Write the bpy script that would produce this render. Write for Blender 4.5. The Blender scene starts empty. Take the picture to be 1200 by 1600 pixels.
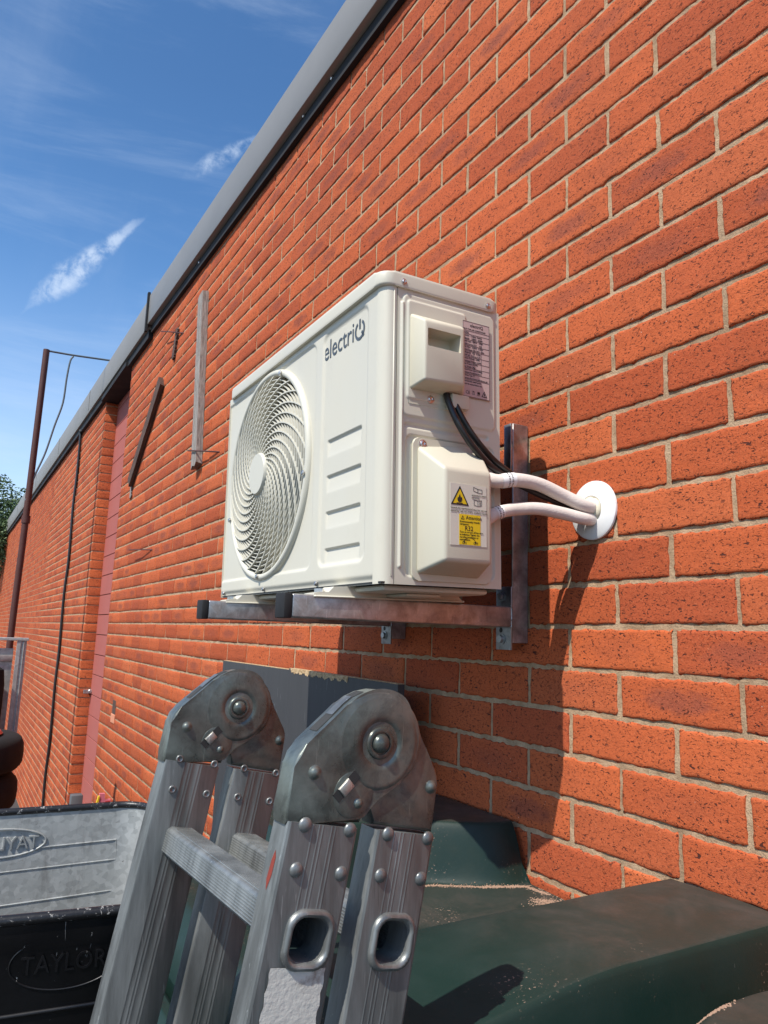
import bpy, bmesh, math, random
import numpy as np
from mathutils import Vector, Matrix, Euler
random.seed(7); rng = np.random.default_rng(11)
S = bpy.context.scene
COL = S.collection
R = math.radians

# ------------------------------------------------------------------ camera
CAM = Vector((-0.97655, 0.0, 0.0)); GZ = -2.15
CROT = Euler((1.73785617, -0.03267485, -0.52811456), 'XYZ')
cd = bpy.data.cameras.new('camera'); cam = bpy.data.objects.new('camera', cd); COL.objects.link(cam)
cam.location = CAM; cam.rotation_euler = CROT
cd.sensor_fit = 'VERTICAL'; cd.sensor_height = 36.0; cd.lens = 36.0 * 1155 / 1600
cd.clip_start = 0.02; cd.clip_end = 600
S.camera = cam
S.render.resolution_x = 768; S.render.resolution_y = 1024
CM = CROT.to_matrix()
def ray(u, v): return CM @ Vector(((u - 600) / 1155, -(v - 800) / 1155, -1.0))
def onX(u, v, x): q = ray(u, v); return CAM + q * ((x - CAM.x) / q.x)
def onY(u, v, y): q = ray(u, v); return CAM + q * ((y - CAM.y) / q.y)
def onZ(u, v, z): q = ray(u, v); return CAM + q * ((z - CAM.z) / q.z)

# ------------------------------------------------------------------ light
SUNV = Vector((-1.0, -0.36, 1.46)).normalized()
SELEV = math.asin(SUNV.z); SAZ = math.atan2(SUNV.x, SUNV.y)
sd = bpy.data.lights.new('sun', 'SUN'); sun = bpy.data.objects.new('sun', sd); COL.objects.link(sun)
sd.energy = 5.0; sd.angle = R(0.5); sd.color = (1.0, 0.95, 0.87)
sun.rotation_euler = SUNV.to_track_quat('Z', 'Y').to_euler()
S.view_settings.view_transform = 'Standard'; S.view_settings.look = 'None'
S.view_settings.gamma = 1.0; S.view_settings.use_curve_mapping = False
S.view_settings.exposure = 0.18

W = bpy.data.worlds.new('World'); S.world = W; W.use_nodes = True
def build_world():
    nt = W.node_tree; N = nt.nodes; L = nt.links; N.clear()
    out = N.new('ShaderNodeOutputWorld'); bg = N.new('ShaderNodeBackground'); L.new(bg.outputs[0], out.inputs[0])
    bg.inputs[1].default_value = 0.13
    sky = N.new('ShaderNodeTexSky'); sky.sky_type = 'NISHITA'; sky.sun_disc = False
    sky.sun_elevation = SELEV; sky.sun_rotation = SAZ; sky.air_density = 1.0; sky.dust_density = 0.6; sky.ozone_density = 3.0
    tc = N.new('ShaderNodeTexCoord')
    def vm(op, a, b=None):
        n = N.new('ShaderNodeVectorMath'); n.operation = op
        for i, s in enumerate((a, b)):
            if s is None: continue
            if isinstance(s, (tuple, Vector)): n.inputs[i].default_value = tuple(s)
            else: L.new(s, n.inputs[i])
        return n.outputs['Value'] if op in ('DOT_PRODUCT',) else n.outputs[0]
    def m(op, a, b=None, c=None):
        n = N.new('ShaderNodeMath'); n.operation = op
        for i, s in enumerate((a, b, c)):
            if s is None: continue
            if isinstance(s, (int, float)): n.inputs[i].default_value = s
            else: L.new(s, n.inputs[i])
        return n.outputs[0]
    def smooth(x, a, b):
        n = N.new('ShaderNodeMapRange'); n.interpolation_type = 'SMOOTHSTEP'; L.new(x, n.inputs[0])
        n.inputs[1].default_value = a; n.inputs[2].default_value = b
        n.inputs[3].default_value = 0; n.inputs[4].default_value = 1; return n.outputs[0]
    D = tc.outputs['Generated']
    def noise(vec, sc, det=6, rough=.6, dist=0):
        n = N.new('ShaderNodeTexNoise'); L.new(vec, n.inputs['Vector']); n.inputs['Scale'].default_value = sc
        n.inputs['Detail'].default_value = det; n.inputs['Roughness'].default_value = rough; n.inputs['Distortion'].default_value = dist
        return n.outputs[0]
    def streak(d0, d1, w0, w1, strength, thr, sc):
        d0 = Vector(d0).normalized(); d1 = Vector(d1).normalized()
        c = (d0 + d1).normalized(); t = (d1 - d0); ln = t.length; t.normalize(); n_ = c.cross(t).normalized()
        dc = vm('DOT_PRODUCT', D, c); a = m('DIVIDE', vm('DOT_PRODUCT', D, t), dc); b = m('DIVIDE', vm('DOT_PRODUCT', D, n_), dc)
        s = m('ADD', m('DIVIDE', a, ln), .5)                       # 0..1 along
        nz = noise(D, sc, 8, .65, .3)
        b = m('ADD', b, m('MULTIPLY', m('SUBTRACT', nz, .5), .026))
        wid = m('ADD', m('MULTIPLY', m('SINE', m('MULTIPLY', m('POWER', m('MAXIMUM', m('MINIMUM', s, 1.0), 0.0001), .8), math.pi)), w1), w0)
        cross = m('SUBTRACT', 1.0, smooth(m('DIVIDE', m('ABSOLUTE', b), wid), .25, 1.1))
        ends = m('MULTIPLY', smooth(s, -.08, .35), m('SUBTRACT', 1.0, smooth(s, .70, 1.08)))
        front = smooth(dc, .5, .6)
        tex = smooth(noise(D, sc * 2.8, 9, .62, .25), thr, thr + .3)
        return m('MULTIPLY', m('MULTIPLY', m('MULTIPLY', cross, ends), front), m('MULTIPLY', tex, strength))
    v1 = streak((.038, .93, .365), (.149, .86, .488), .0025, .0145, .66, .32, 15)
    v2 = streak((.185, .825, .535), (.262, .768, .585), .003, .009, .42, .36, 16)
    # thin cirrus veil: stretched noise, strongest in a belt low over the horizon
    mp = N.new('ShaderNodeMapping'); L.new(D, mp.inputs[0]); mp.inputs['Rotation'].default_value = (R(20), R(-35), R(10)); mp.inputs['Scale'].default_value = (1.2, 3.0, 6.5)
    veil = smooth(noise(mp.outputs[0], 1.7, 9, .62, .5), .46, .80)
    mp2 = N.new('ShaderNodeMapping'); L.new(D, mp2.inputs[0]); mp2.inputs['Rotation'].default_value = (R(-15), R(50), R(30)); mp2.inputs['Scale'].default_value = (5, 1.0, 1.6)
    veil2 = smooth(noise(mp2.outputs[0], 1.3, 7, .55, .3), .5, .85)
    vv = m('ADD', m('MULTIPLY', veil, .26), m('MULTIPLY', veil2, .10))
    sz0 = N.new('ShaderNodeSeparateXYZ'); L.new(D, sz0.inputs[0]); hz = m('MULTIPLY', m('SUBTRACT', 1.0, smooth(sz0.outputs[2], .06, .46)), .48)
    tot = m('MINIMUM', m('ADD', m('ADD', m('ADD', v1, v2), vv), hz), .85)
    mix = N.new('ShaderNodeMix'); mix.data_type = 'RGBA'; L.new(tot, mix.inputs[0]); 
    hsv = N.new('ShaderNodeHueSaturation'); hsv.inputs['Saturation'].default_value = 1.20
    sz = N.new('ShaderNodeSeparateXYZ'); L.new(D, sz.inputs[0]); mrz = N.new('ShaderNodeMapRange'); L.new(sz.outputs[2], mrz.inputs[0])
    for i_, v_ in enumerate((.15, .62, 1.55, 1.18)): mrz.inputs[i_ + 1].default_value = v_
    L.new(mrz.outputs[0], hsv.inputs['Value'])
    L.new(sky.outputs[0], hsv.inputs['Color']); L.new(hsv.outputs[0], mix.inputs[6]); mix.inputs[7].default_value = (5.4, 6.3, 7.6, 1)
    L.new(mix.outputs[2], bg.inputs[0])
build_world()

# ------------------------------------------------------------------ node helpers
class M:
    def __init__(s, name):
        s.m = bpy.data.materials.new(name); s.m.use_nodes = True
        s.N = s.m.node_tree.nodes; s.L = s.m.node_tree.links; s.b = s.N['Principled BSDF']
        s.tc = s.N.new('ShaderNodeTexCoord')
    def co(s, scale=(1, 1, 1), rot=(0, 0, 0)):
        n = s.N.new('ShaderNodeMapping'); s.L.new(s.tc.outputs['Object'], n.inputs[0]); n.inputs['Scale'].default_value = scale; n.inputs['Rotation'].default_value = rot
        return n.outputs[0]
    def noise(s, vec, sc, det=4, rough=.55, dist=0):
        n = s.N.new('ShaderNodeTexNoise'); s.L.new(vec, n.inputs['Vector']); n.inputs['Scale'].default_value = sc
        n.inputs['Detail'].default_value = det; n.inputs['Roughness'].default_value = rough; n.inputs['Distortion'].default_value = dist
        return n.outputs[0]
    def vor(s, vec, sc, feat='F1', out=0):
        n = s.N.new('ShaderNodeTexVoronoi'); n.feature = feat; s.L.new(vec, n.inputs['Vector']); n.inputs['Scale'].default_value = sc
        return n.outputs[out]
    def sm(s, x, a, b, lo=0., hi=1.):
        n = s.N.new('ShaderNodeMapRange'); n.interpolation_type = 'SMOOTHSTEP'; s.L.new(x, n.inputs[0])
        for i, v in enumerate((a, b, lo, hi)): n.inputs[i + 1].default_value = v
        return n.outputs[0]
    def op(s, o, a, b=None, c=None):
        n = s.N.new('ShaderNodeMath'); n.operation = o
        for i, v in enumerate((a, b, c)):
            if v is None: continue
            if isinstance(v, (int, float)): n.inputs[i].default_value = v
            else: s.L.new(v, n.inputs[i])
        return n.outputs[0]
    def mix(s, f, a, b):
        n = s.N.new('ShaderNodeMix'); n.data_type = 'RGBA'
        for i, v in ((0, f), (6, a), (7, b)):
            if isinstance(v, (int, float)): n.inputs[i].default_value = v
            elif isinstance(v, tuple): n.inputs[i].default_value = v + (1,) if len(v) == 3 else v
            else: s.L.new(v, n.inputs[i])
        return n.outputs[2]
    def bump(s, h, strength=.5, dist=.001, nrm=None):
        n = s.N.new('ShaderNodeBump'); s.L.new(h, n.inputs['Height']); n.inputs['Strength'].default_value = strength; n.inputs['Distance'].default_value = dist
        if nrm is not None: s.L.new(nrm, n.inputs['Normal'])
        return n.outputs[0]
    def set(s, col=None, rough=None, metal=None, nrm=None, spec=None):
        for k, v in (('Base Color', col), ('Roughness', rough), ('Metallic', metal), ('Normal', nrm), ('Specular IOR Level', spec)):
            if v is None: continue
            if isinstance(v, (int, float)): s.b.inputs[k].default_value = v
            elif isinstance(v, tuple): s.b.inputs[k].default_value = v + (1,)
            else: s.L.new(v, s.b.inputs[k])
        return s.m
def plain(name, col, rough=.5, metal=0., var=.12, sc=30, bump=0, dirt=None, dsc=6):
    k = M(name); n = k.noise(k.co(), sc, 6, .6)
    c = k.mix(n, tuple(x * (1 - var) for x in col), tuple(min(1, x * (1 + var)) for x in col))
    if dirt: c = k.mix(k.op('MULTIPLY', k.sm(k.noise(k.co(), dsc, 8, .7), .5, .72), dirt[3]), c, tuple(dirt[:3]))
    r = k.sm(k.noise(k.co(), sc * .4, 5), .3, .7, max(.02, rough - .07), min(1, rough + .08))
    nr = k.bump(k.noise(k.co(), sc * 6, 3), bump, .0006) if bump else None
    return k.set(c, r, metal, nr)

def mat_brick():
    k = M('brick')
    at = k.N.new('ShaderNodeAttribute'); at.attribute_name = 'bc'
    sp = k.N.new('ShaderNodeSeparateXYZ'); k.L.new(at.outputs['Vector'], sp.inputs[0])
    rid, bu, bv = sp.outputs
    co = k.co()
    base = k.mix(k.sm(rid, 0, 1), (.40, .076, .026), (.56, .122, .038))
    r2 = k.op('FRACT', k.op('MULTIPLY', rid, 23.7)); base = k.mix(k.sm(r2, .62, 1.0, 0, .34), base, (.36, .062, .030))
    r3 = k.op('FRACT', k.op('MULTIPLY', rid, 51.3)); base = k.mix(k.sm(r3, .75, 1.0, 0, .35), base, (.60, .165, .062))
    nz = k.noise(k.co((6, 6, 14)), 3.0, 6, .65)
    base = k.mix(k.op('MULTIPLY', k.sm(nz, .35, .75), .45), base, (.38, .082, .028))
    # fired dark heart in the middle of many bricks
    du = k.op('DIVIDE', k.op('SUBTRACT', bu, .5), .36); dv = k.op('DIVIDE', k.op('SUBTRACT', bv, .5), .34)
    rr = k.op('ADD', k.op('MULTIPLY', du, du), k.op('MULTIPLY', dv, dv))
    rr = k.op('ADD', rr, k.op('MULTIPLY', k.op('SUBTRACT', k.noise(k.co((1, 1, 2)), 24, 8, .75), .5), 3.2))
    heart = k.op('MULTIPLY', k.op('SUBTRACT', 1.0, k.sm(rr, .0, 1.15)), k.sm(k.op('FRACT', k.op('MULTIPLY', rid, 7.31)), .35, 1.0, .0, .62))
    base = k.mix(heart, base, (.175, .052, .042))
    # drag marks: short dark pits, longer than they are tall
    p1 = k.sm(k.noise(k.co((1, 1, 2.1), (R(9), 0, 0)), 185, 2.5, .55, .9), .605, .645)
    p2 = k.sm(k.noise(k.co((1, 1, 1.7), (R(-14), 0, 0)), 95, 3, .6, .6), .625, .665)
    pits = k.op('MAXIMUM', p1, p2)
    pits = k.op('MULTIPLY', pits, k.sm(k.noise(co, 14, 3), .30, .55, .45, 1))
    fine = k.noise(k.co((1, 1, 1.5)), 420, 4, .65)
    c = k.mix(k.op('MULTIPLY', k.sm(fine, .45, .75), .35), base, (.60, .20, .085))
    c = k.mix(k.sm(k.noise(k.co((1, 1, 1.6)), 230, 4, .75), .50, .68, 0, .55), c, (.24, .055, .030)); c = k.mix(k.sm(k.noise(k.co((1, 1, 1.4), (R(20), 0, 0)), 150, 4, .75), .56, .72, 0, .40), c, (.66, .22, .10))
    c = k.mix(k.op('MULTIPLY', pits, .92), c, (.045, .018, .016))
    spk = k.sm(k.vor(k.co(), 55), .035, .055); 
    c = k.mix(k.op('MULTIPLY', k.op('SUBTRACT', 1.0, spk), k.sm(k.noise(co, 3, 3), .55, .62)), c, (.62, .50, .40))
    grime = k.sm(k.noise(k.co((1, 1, .5)), 1.7, 8, .7), .48, .75, 0, .28); c = k.mix(grime, c, (.20, .055, .030))
    h = k.op('SUBTRACT', k.op('MULTIPLY', fine, .35), k.op('MULTIPLY', pits, 1.0))
    h = k.op('ADD', h, k.op('MULTIPLY', k.noise(k.co((1, 1, 1.6)), 60, 5, .6), .6))
    return k.set(c, .88, 0., k.bump(h, .9, .0026), .2)
def mat_mortar():
    k = M('mortar'); co = k.co()
    g = k.noise(co, 330, 4, .7); b = k.noise(co, 26, 5, .6)
    c = k.mix(k.sm(b, .3, .7), (.35, .235, .140), (.53, .375, .235))
    c = k.mix(k.op('MULTIPLY', k.sm(g, .5, .72), .6), c, (.13, .09, .06)); c = k.mix(k.sm(k.noise(k.co((1, 1, .6)), 2.3, 8, .7), .5, .75, 0, .45), c, (.20, .12, .07))
    h = k.op('ADD', k.op('MULTIPLY', g, 1.0), k.op('MULTIPLY', k.noise(co, 70, 4), 1.4))
    return k.set(c, .95, 0., k.bump(h, .9, .0028), .15)
def mat_blockpaint():
    k = M('painted_block'); co = k.co()
    c = k.mix(k.noise(co, 4, 5, .6), (.33, .082, .064), (.41, .115, .09))
    at = k.N.new('ShaderNodeSeparateXYZ'); k.L.new(co, at.inputs[0])
    h = k.noise(co, 180, 3, .6)
    return k.set(c, .8, 0., k.bump(h, .4, .002))
def mat_ac(name, col, rough=.42, dirt=.25):
    k = M(name); co = k.co()
    c = k.mix(k.noise(co, 3.5, 6, .6), tuple(x * .97 for x in col), col)
    d = k.sm(k.noise(k.co((1, 1, .5)), 16, 9, .72), .56, .80)
    c = k.mix(k.op('MULTIPLY', d, dirt), c, (.50, .45, .36))
    sc = k.sm(k.noise(k.co((1, 1, 1)), 120, 4, .7), .72, .76)
    c = k.mix(k.op('MULTIPLY', sc, dirt * 1.6), c, (.34, .30, .24))
    return k.set(c, k.sm(k.noise(co, 9, 5), .3, .7, rough - .06, rough + .12), 0., k.bump(k.noise(co, 900, 2), .10, .0003))
def mat_metal(name, col, rough, var=.25, sc=8, stretch=(1, 1, 1), rust=None, metal=1.0, bump=.15):
    k = M(name); v = k.co(stretch)
    n = k.noise(v, sc, 8, .68, .3)
    c = k.mix(k.sm(n, .3, .7), tuple(x * (1 - var) for x in col), tuple(min(1, x * (1 + var)) for x in col))
    f = k.noise(v, sc * 7, 6, .7)
    c = k.mix(k.op('MULTIPLY', k.sm(f, .55, .75), .35), c, tuple(x * .45 for x in col))
    rg = k.op('ADD', k.sm(n, .25, .75, rough - .08, rough + .1), k.op('MULTIPLY', k.sm(f, .4, .8), .15))
    mt = metal
    sn_ = k.sm(k.noise(k.co((30, 30, 1.6), (R(14), 0, R(20))), 9, 3, .7, .4), .665, .69); c = k.mix(k.op('MULTIPLY', sn_, .5), c, tuple(min(1, x * 2.1) for x in col))
    sn2 = k.sm(k.noise(k.co((22, 22, 1.2), (R(-35), R(20), 0)), 12, 3, .7, .4), .68, .70); c = k.mix(k.op('MULTIPLY', sn2, .45), c, tuple(x * .4 for x in col))
    if rust:
        rm = k.sm(k.noise(k.co(), rust[3], 8, .7, .6), rust[4], rust[4] + .12)
        c = k.mix(k.op('MULTIPLY', rm, rust[5]), c, tuple(rust[:3])); mt = k.op('SUBTRACT', metal, k.op('MULTIPLY', rm, .6 * rust[5]))
    return k.set(c, rg, mt, k.bump(f, bump, .0006))
def mat_galv_spangle(name, bright=1.0, metal=.75):
    k = M(name); co = k.co((1, 1, 1.2))
    v = k.vor(co, 70, 'F1', 1)
    s = k.N.new('ShaderNodeSeparateColor'); k.L.new(v, s.inputs[0])
    c = k.mix(s.outputs[0], tuple(bright * x for x in (.33, .345, .335)), tuple(bright * x for x in (.46, .475, .46)))
    st = k.sm(k.noise(k.co((3, 3, .8)), 5, 8, .7, .4), .5, .72)
    c = k.mix(k.op('MULTIPLY', st, .55), c, (.14, .13, .12))
    sc = k.sm(k.noise(k.co((1, 1, 2), (0, R(25), 0)), 34, 3, .7, 1.2), .68, .70)
    c = k.mix(k.op('MULTIPLY', sc, .7), c, (.10, .09, .08))
    return k.set(c, k.sm(s.outputs[1], 0, 1, .38, .55), metal, k.bump(k.noise(k.co(), 30, 5), .25, .003))
def mat_blackpaint():
    k = M('chipped_black_paint'); co = k.co()
    ch = k.sm(k.noise(k.co((1, 1, 1)), 42, 9, .78, .4), .655, .67)
    c = k.mix(ch, (.005, .005, .006), (.55, .55, .53))
    sc = k.sm(k.noise(k.co((6, 6, 1.2)), 11, 3, .6, 1.6), .70, .712)
    c = k.mix(k.op('MULTIPLY', sc, .5), c, (.35, .35, .34))
    dust = k.sm(k.noise(co, 9, 7, .7), .5, .85)
    c = k.mix(k.op('MULTIPLY', dust, .02), c, (.30, .27, .24))
    return k.set(c, k.sm(k.noise(co, 6, 6), .3, .7, .28, .5), 0., k.bump(k.noise(co, 18, 6), .3, .003))
def mat_rimpaint():
    k = M('worn_rim_paint')
    ch = k.sm(k.noise(k.co((1, 1, 1)), 60, 9, .80, .6), .585, .615)
    c = k.mix(ch, (.012, .012, .013), (.42, .41, .39))
    return k.set(c, .38, 0., k.bump(k.noise(k.co(), 80, 6), .4, .002))
def mat_green():
    k = M('green_plastic'); co = k.co()
    c = k.mix(k.noise(co, 5, 6, .6), (.006, .019, .015), (.010, .030, .024))
    sep = k.N.new('ShaderNodeSeparateXYZ'); k.L.new(k.tc.outputs['Object'], sep.inputs[0])
    dust = k.op('MULTIPLY', k.sm(k.noise(k.co((1, 1, 1)), 7, 9, .72, .5), .40, .75), .55)
    gn = k.N.new('ShaderNodeNewGeometry'); sn = k.N.new('ShaderNodeSeparateXYZ'); k.L.new(gn.outputs['True Normal'], sn.inputs[0])
    up = k.sm(sn.outputs[2], .75, .99)
    near = k.sm(sep.outputs[0], -.50, -.22)                       # brick dust settles against the wall
    dm = k.op('MULTIPLY', k.op('MULTIPLY', up, near), k.op('ADD', .20, dust))
    c = k.mix(dm, c, (.085, .068, .058))
    sp = k.sm(k.noise(co, 260, 3, .6), .63, .67)
    c = k.mix(k.op('MULTIPLY', sp, k.sm(k.noise(co, 8, 5), .55, .75)), c, (.40, .27, .20))
    sc = k.sm(k.noise(k.co((3, 9, 1), (0, 0, R(30))), 14, 6, .75, 1.5), .69, .72)
    c = k.mix(k.op('MULTIPLY', sc, .35), c, (.20, .20, .18))
    blob = k.sm(k.vor(co, 17), .05, .09)
    c = k.mix(k.op('MULTIPLY', k.op('SUBTRACT', 1.0, blob), .35), c, (.012, .014, .014))
    return k.set(c, k.sm(k.noise(co, 14, 6), .3, .7, .42, .62), 0., k.bump(k.noise(co, 160, 5), .16, .001), .35)
def mat_board():
    k = M('grey_melamine'); co = k.co()
    c = k.mix(k.noise(k.co((1, 6, .6)), 9, 6, .6), (.042, .043, .046), (.062, .063, .066))
    st = k.sm(k.noise(k.co((1, 9, .5)), 5, 7, .7, .2), .60, .82)
    c = k.mix(k.op('MULTIPLY', st, .5), c, (.20, .13, .06))
    sc = k.sm(k.noise(k.co((1, 30, 1.5), (R(8), 0, 0)), 6, 3, .6, .8), .705, .72)
    c = k.mix(k.op('MULTIPLY', sc, .55), c, (.30, .31, .32))
    return k.set(c, .5, 0., None, .3)
def mat_chip():
    k = M('raw_chipboard'); v = k.vor(k.co((1, 1, 1)), 190, 'F1', 1); s = k.N.new('ShaderNodeSeparateColor'); k.L.new(v, s.inputs[0])
    return k.set(k.mix(s.outputs[0], (.32, .20, .09), (.62, .46, .27)), .9, 0., k.bump(k.noise(k.co(), 200, 4), .8, .003))
def mat_wood(name, a, b):
    k = M(name); v = k.co((9, 9, .55)); n = k.noise(v, 22, 7, .7, .4)
    c = k.mix(k.sm(n, .35, .68), a, b)
    c = k.mix(k.op('MULTIPLY', k.sm(k.noise(k.co((14, 14, .5)), 26, 3), .60, .68), .7), c, (.04, .032, .028))
    return k.set(c, .85, 0., k.bump(n, .8, .004))
def mat_leaf():
    k = M('leaf'); c = k.mix(k.noise(k.co(), 1.6, 3), (.045, .085, .030), (.13, .19, .07))
    k.b.inputs['Transmission Weight'].default_value = 0.
    return k.set(c, .6)
def mat_fascia():
    k = M('grey_fascia'); c = k.mix(k.noise(k.co((1, 1, 1)), 2.5, 7, .65), (.20, .195, .18), (.265, .255, .235))
    d = k.sm(k.noise(k.co((1, 3, .7)), 5, 8, .75), .62, .8); c = k.mix(k.op('MULTIPLY', d, .35), c, (.33, .31, .28))
    return k.set(c, .5, .15, k.bump(k.noise(k.co((1, .3, 1)), 3, 3), .2, .01))
def mat_ground():
    k = M('asphalt'); c = k.mix(k.noise(k.co(), 40, 8, .7), (.035, .034, .032), (.065, .062, .058))
    return k.set(c, .9, 0., k.bump(k.noise(k.co(), 90, 5), .5, .01))
def mat_grille():
    k = M('grille_plastic'); return k.set(k.mix(k.noise(k.co(), 6, 5), (.55, .53, .44), (.61, .59, .50)), .5)

MT = dict(brick=mat_brick(), mortar=mat_mortar(), block=mat_blockpaint(), fascia=mat_fascia(),
    black=plain('black_trim', (.010, .010, .011), .75, 0, .3, 20), ac=mat_ac('casing_paint', (.60, .568, .465), .42, .38),
    cover=mat_ac('cover_plastic', (.58, .545, .43), .5, .4), grille=mat_grille(), dark=plain('dark_coil', (.02, .02, .02), .6),
    shroud=plain('shroud', (.13, .13, .105), .6), logo=plain('logo_grey', (.07, .085, .10), .5), ink=plain('ink', (.015, .014, .014), .6),
    steel=mat_metal('zinc_steel', (.44, .43, .42), .36, .35, 22, rust=(.17, .095, .06, 16, .52, .45), metal=.8),
    zinc=mat_metal('zinc_plate', (.33, .35, .36), .42, .3, 30), chrome=mat_metal('screw_steel', (.62, .60, .58), .28, .2, 60),
    alu=mat_metal('brushed_aluminium', (.232, .243, .237), .38, .34, 7, (5, 5, .5), metal=.6, bump=.10),
    hinge=mat_metal('dull_hinge_steel', (.135, .150, .134), .28, .55, 13, rust=(.045, .040, .034, 15, .52, .7), metal=.62, bump=.35),
    latch=mat_metal('latch_steel', (.45, .43, .39), .3, .2, 40, metal=.6), hole=plain('dark_inside', (.03, .03, .028), .7),
    galv=mat_galv_spangle('spangled_zinc', .95, .35), galv2=mat_galv_spangle('dull_zinc', .95, .2), blackp=mat_blackpaint(), rim=mat_rimpaint(),
    green=mat_green(), board=mat_board(), chip=mat_chip(), wood=mat_wood('weathered_wood', (.17, .145, .125), (.40, .36, .32)),
    woodd=mat_wood('dark_wood', (.04, .024, .018), (.15, .085, .06)), leaf=mat_leaf(), bark=plain('bark', (.10, .075, .05), .9, 0, .4, 20, .5),
    ground=mat_ground(), foam=plain('pipe_insulation', (.68, .61, .55), .8, 0, .09, 45, .8, (.40, .33, .27, .35), 14), white=plain('white_plastic', (.80, .80, .78), .4, 0, .03, 12),
    putty=plain('cream_putty', (.68, .62, .47), .7, 0, .12, 90, .8), cable=plain('black_rubber', (.013, .013, .014), .38, 0, .3, 30),
    tyre=plain('tyre_rubber', (.006, .006, .0065), .95, 0, .35, 24, .4), yellow=plain('yellow_print', (.72, .50, .012), .5, 0, .03),
    pinklab=plain('rating_label', (.53, .40, .375), .45, 0, .06), clear=plain('sticker_white', (.62, .59, .50), .4, 0, .04),
    rust=plain('rusty_pole', (.075, .022, .016), .65, 0, .35, 26, .4), wire=plain('grey_wire', (.10, .12, .13), .5), red=plain('red_paint', (.42, .03, .02), .35, 0, .2),
    pink=plain('pink_plastic', (.75, .22, .28), .45), tyellow=plain('yellow_plastic', (.75, .55, .02), .45), redmark=plain('red_scuff', (.22, .035, .02), .6, 0, .3),
    peel=plain('worn_paper', (.60, .585, .52), .8, 0, .14, 40, .9, (.16, .10, .06, .85), 38), postg=plain('grey_post', (.10, .105, .11), .6), dust=plain('brick_dust', (.34, .22, .15), .95, 0, .3, 200, .8),
    chipb=plain('broken_brick', (.62, .25, .14), .95, 0, .2, 80, .8))

# ------------------------------------------------------------------ object helpers
def link(name, mesh, mat=None, parent=None, smooth=False):
    o = bpy.data.objects.new(name, mesh); COL.objects.link(o)
    if mat is not None:
        for m_ in (mat if isinstance(mat, (list, tuple)) else [mat]): mesh.materials.append(MT[m_] if isinstance(m_, str) else m_)
    if smooth is True:
        mesh.polygons.foreach_set('use_smooth', [True] * len(mesh.polygons))
    if isinstance(smooth, (int, float)) and not isinstance(smooth, bool):
        mesh.polygons.foreach_set('use_smooth', [True] * len(mesh.polygons)); mesh.set_sharp_from_angle(angle=R(smooth))
    if parent is not None: o.parent = parent
    return o
def pyd(name, V, F, mat=None, parent=None, smooth=False):
    me = bpy.data.meshes.new(name); me.from_pydata([tuple(v) for v in V], [], F); me.update(); return link(name, me, mat, parent, smooth)
def bmo(name, bm, mat=None, parent=None, smooth=False):
    me = bpy.data.meshes.new(name); bmesh.ops.recalc_face_normals(bm, faces=bm.faces); bm.to_mesh(me); bm.free(); return link(name, me, mat, parent, smooth)
def empty(name, label, cat, loc=(0, 0, 0), group=None):
    o = bpy.data.objects.new(name, None); COL.objects.link(o); o.location = loc; o.empty_display_size = .05; tag(o, label, cat, group); return o
def tag(o, label, cat, group=None, kind=None):
    o['label'] = label; o['category'] = cat
    if group: o['group'] = group
    if kind: o['kind'] = kind
    return o
def bbox(bm, a, b, bev=0., seg=2, mat=None):
    """box from corner a to corner b (optionally transformed by mat)"""
    a = Vector(a); b = Vector(b)
    r = bmesh.ops.create_cube(bm, size=1.0); vs = r['verts']
    for v in vs: v.co = Vector([(a[i] + b[i]) / 2 + v.co[i] * (b[i] - a[i]) for i in range(3)])
    if bev > 0:
        es = {e for v in vs for e in v.link_edges}
        rr = bmesh.ops.bevel(bm, geom=list(es), offset=bev, segments=seg, profile=.5, affect='EDGES'); vs = list({v for f in rr['faces'] for v in f.verts} | {v for v in vs if v.is_valid})
    if mat is not None:
        for v in vs: v.co = mat @ v.co
    return vs
def box(name, a, b, mat, parent=None, bev=0., seg=2, smooth=None):
    bm = bmesh.new(); bbox(bm, a, b, bev, seg); return bmo(name, bm, mat, parent, 40 if bev and smooth is None else bool(smooth))
def hexa(name, P, mat, parent=None, bev=0., seg=3):
    """eight corners: bottom ring 0-3, top ring 4-7"""
    bm = bmesh.new(); vs = [bm.verts.new(p) for p in P]
    for f in ((0, 3, 2, 1), (4, 5, 6, 7), (0, 1, 5, 4), (1, 2, 6, 5), (2, 3, 7, 6), (3, 0, 4, 7)): bm.faces.new([vs[i] for i in f])
    if bev: bmesh.ops.bevel(bm, geom=list(bm.edges), offset=bev, segments=seg, profile=.5, affect='EDGES')
    return bmo(name, bm, mat, parent, 35 if bev else False)
def prism(bm, pts, h0, h1, fn, bev=0., seg=2):
    """pts: 2D outline; fn(a,b,h)->Vector"""
    n = len(pts); A = [bm.verts.new(fn(p[0], p[1], h0)) for p in pts]; B = [bm.verts.new(fn(p[0], p[1], h1)) for p in pts]
    f0 = bm.faces.new(A[::-1]); f1 = bm.faces.new(B)
    for i in range(n): bm.faces.new([A[i], A[(i + 1) % n], B[(i + 1) % n], B[i]])
    if bev:
        es = list(f0.edges) + list(f1.edges)
        bmesh.ops.bevel(bm, geom=es, offset=bev, segments=seg, profile=.5, affect='EDGES')
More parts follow.
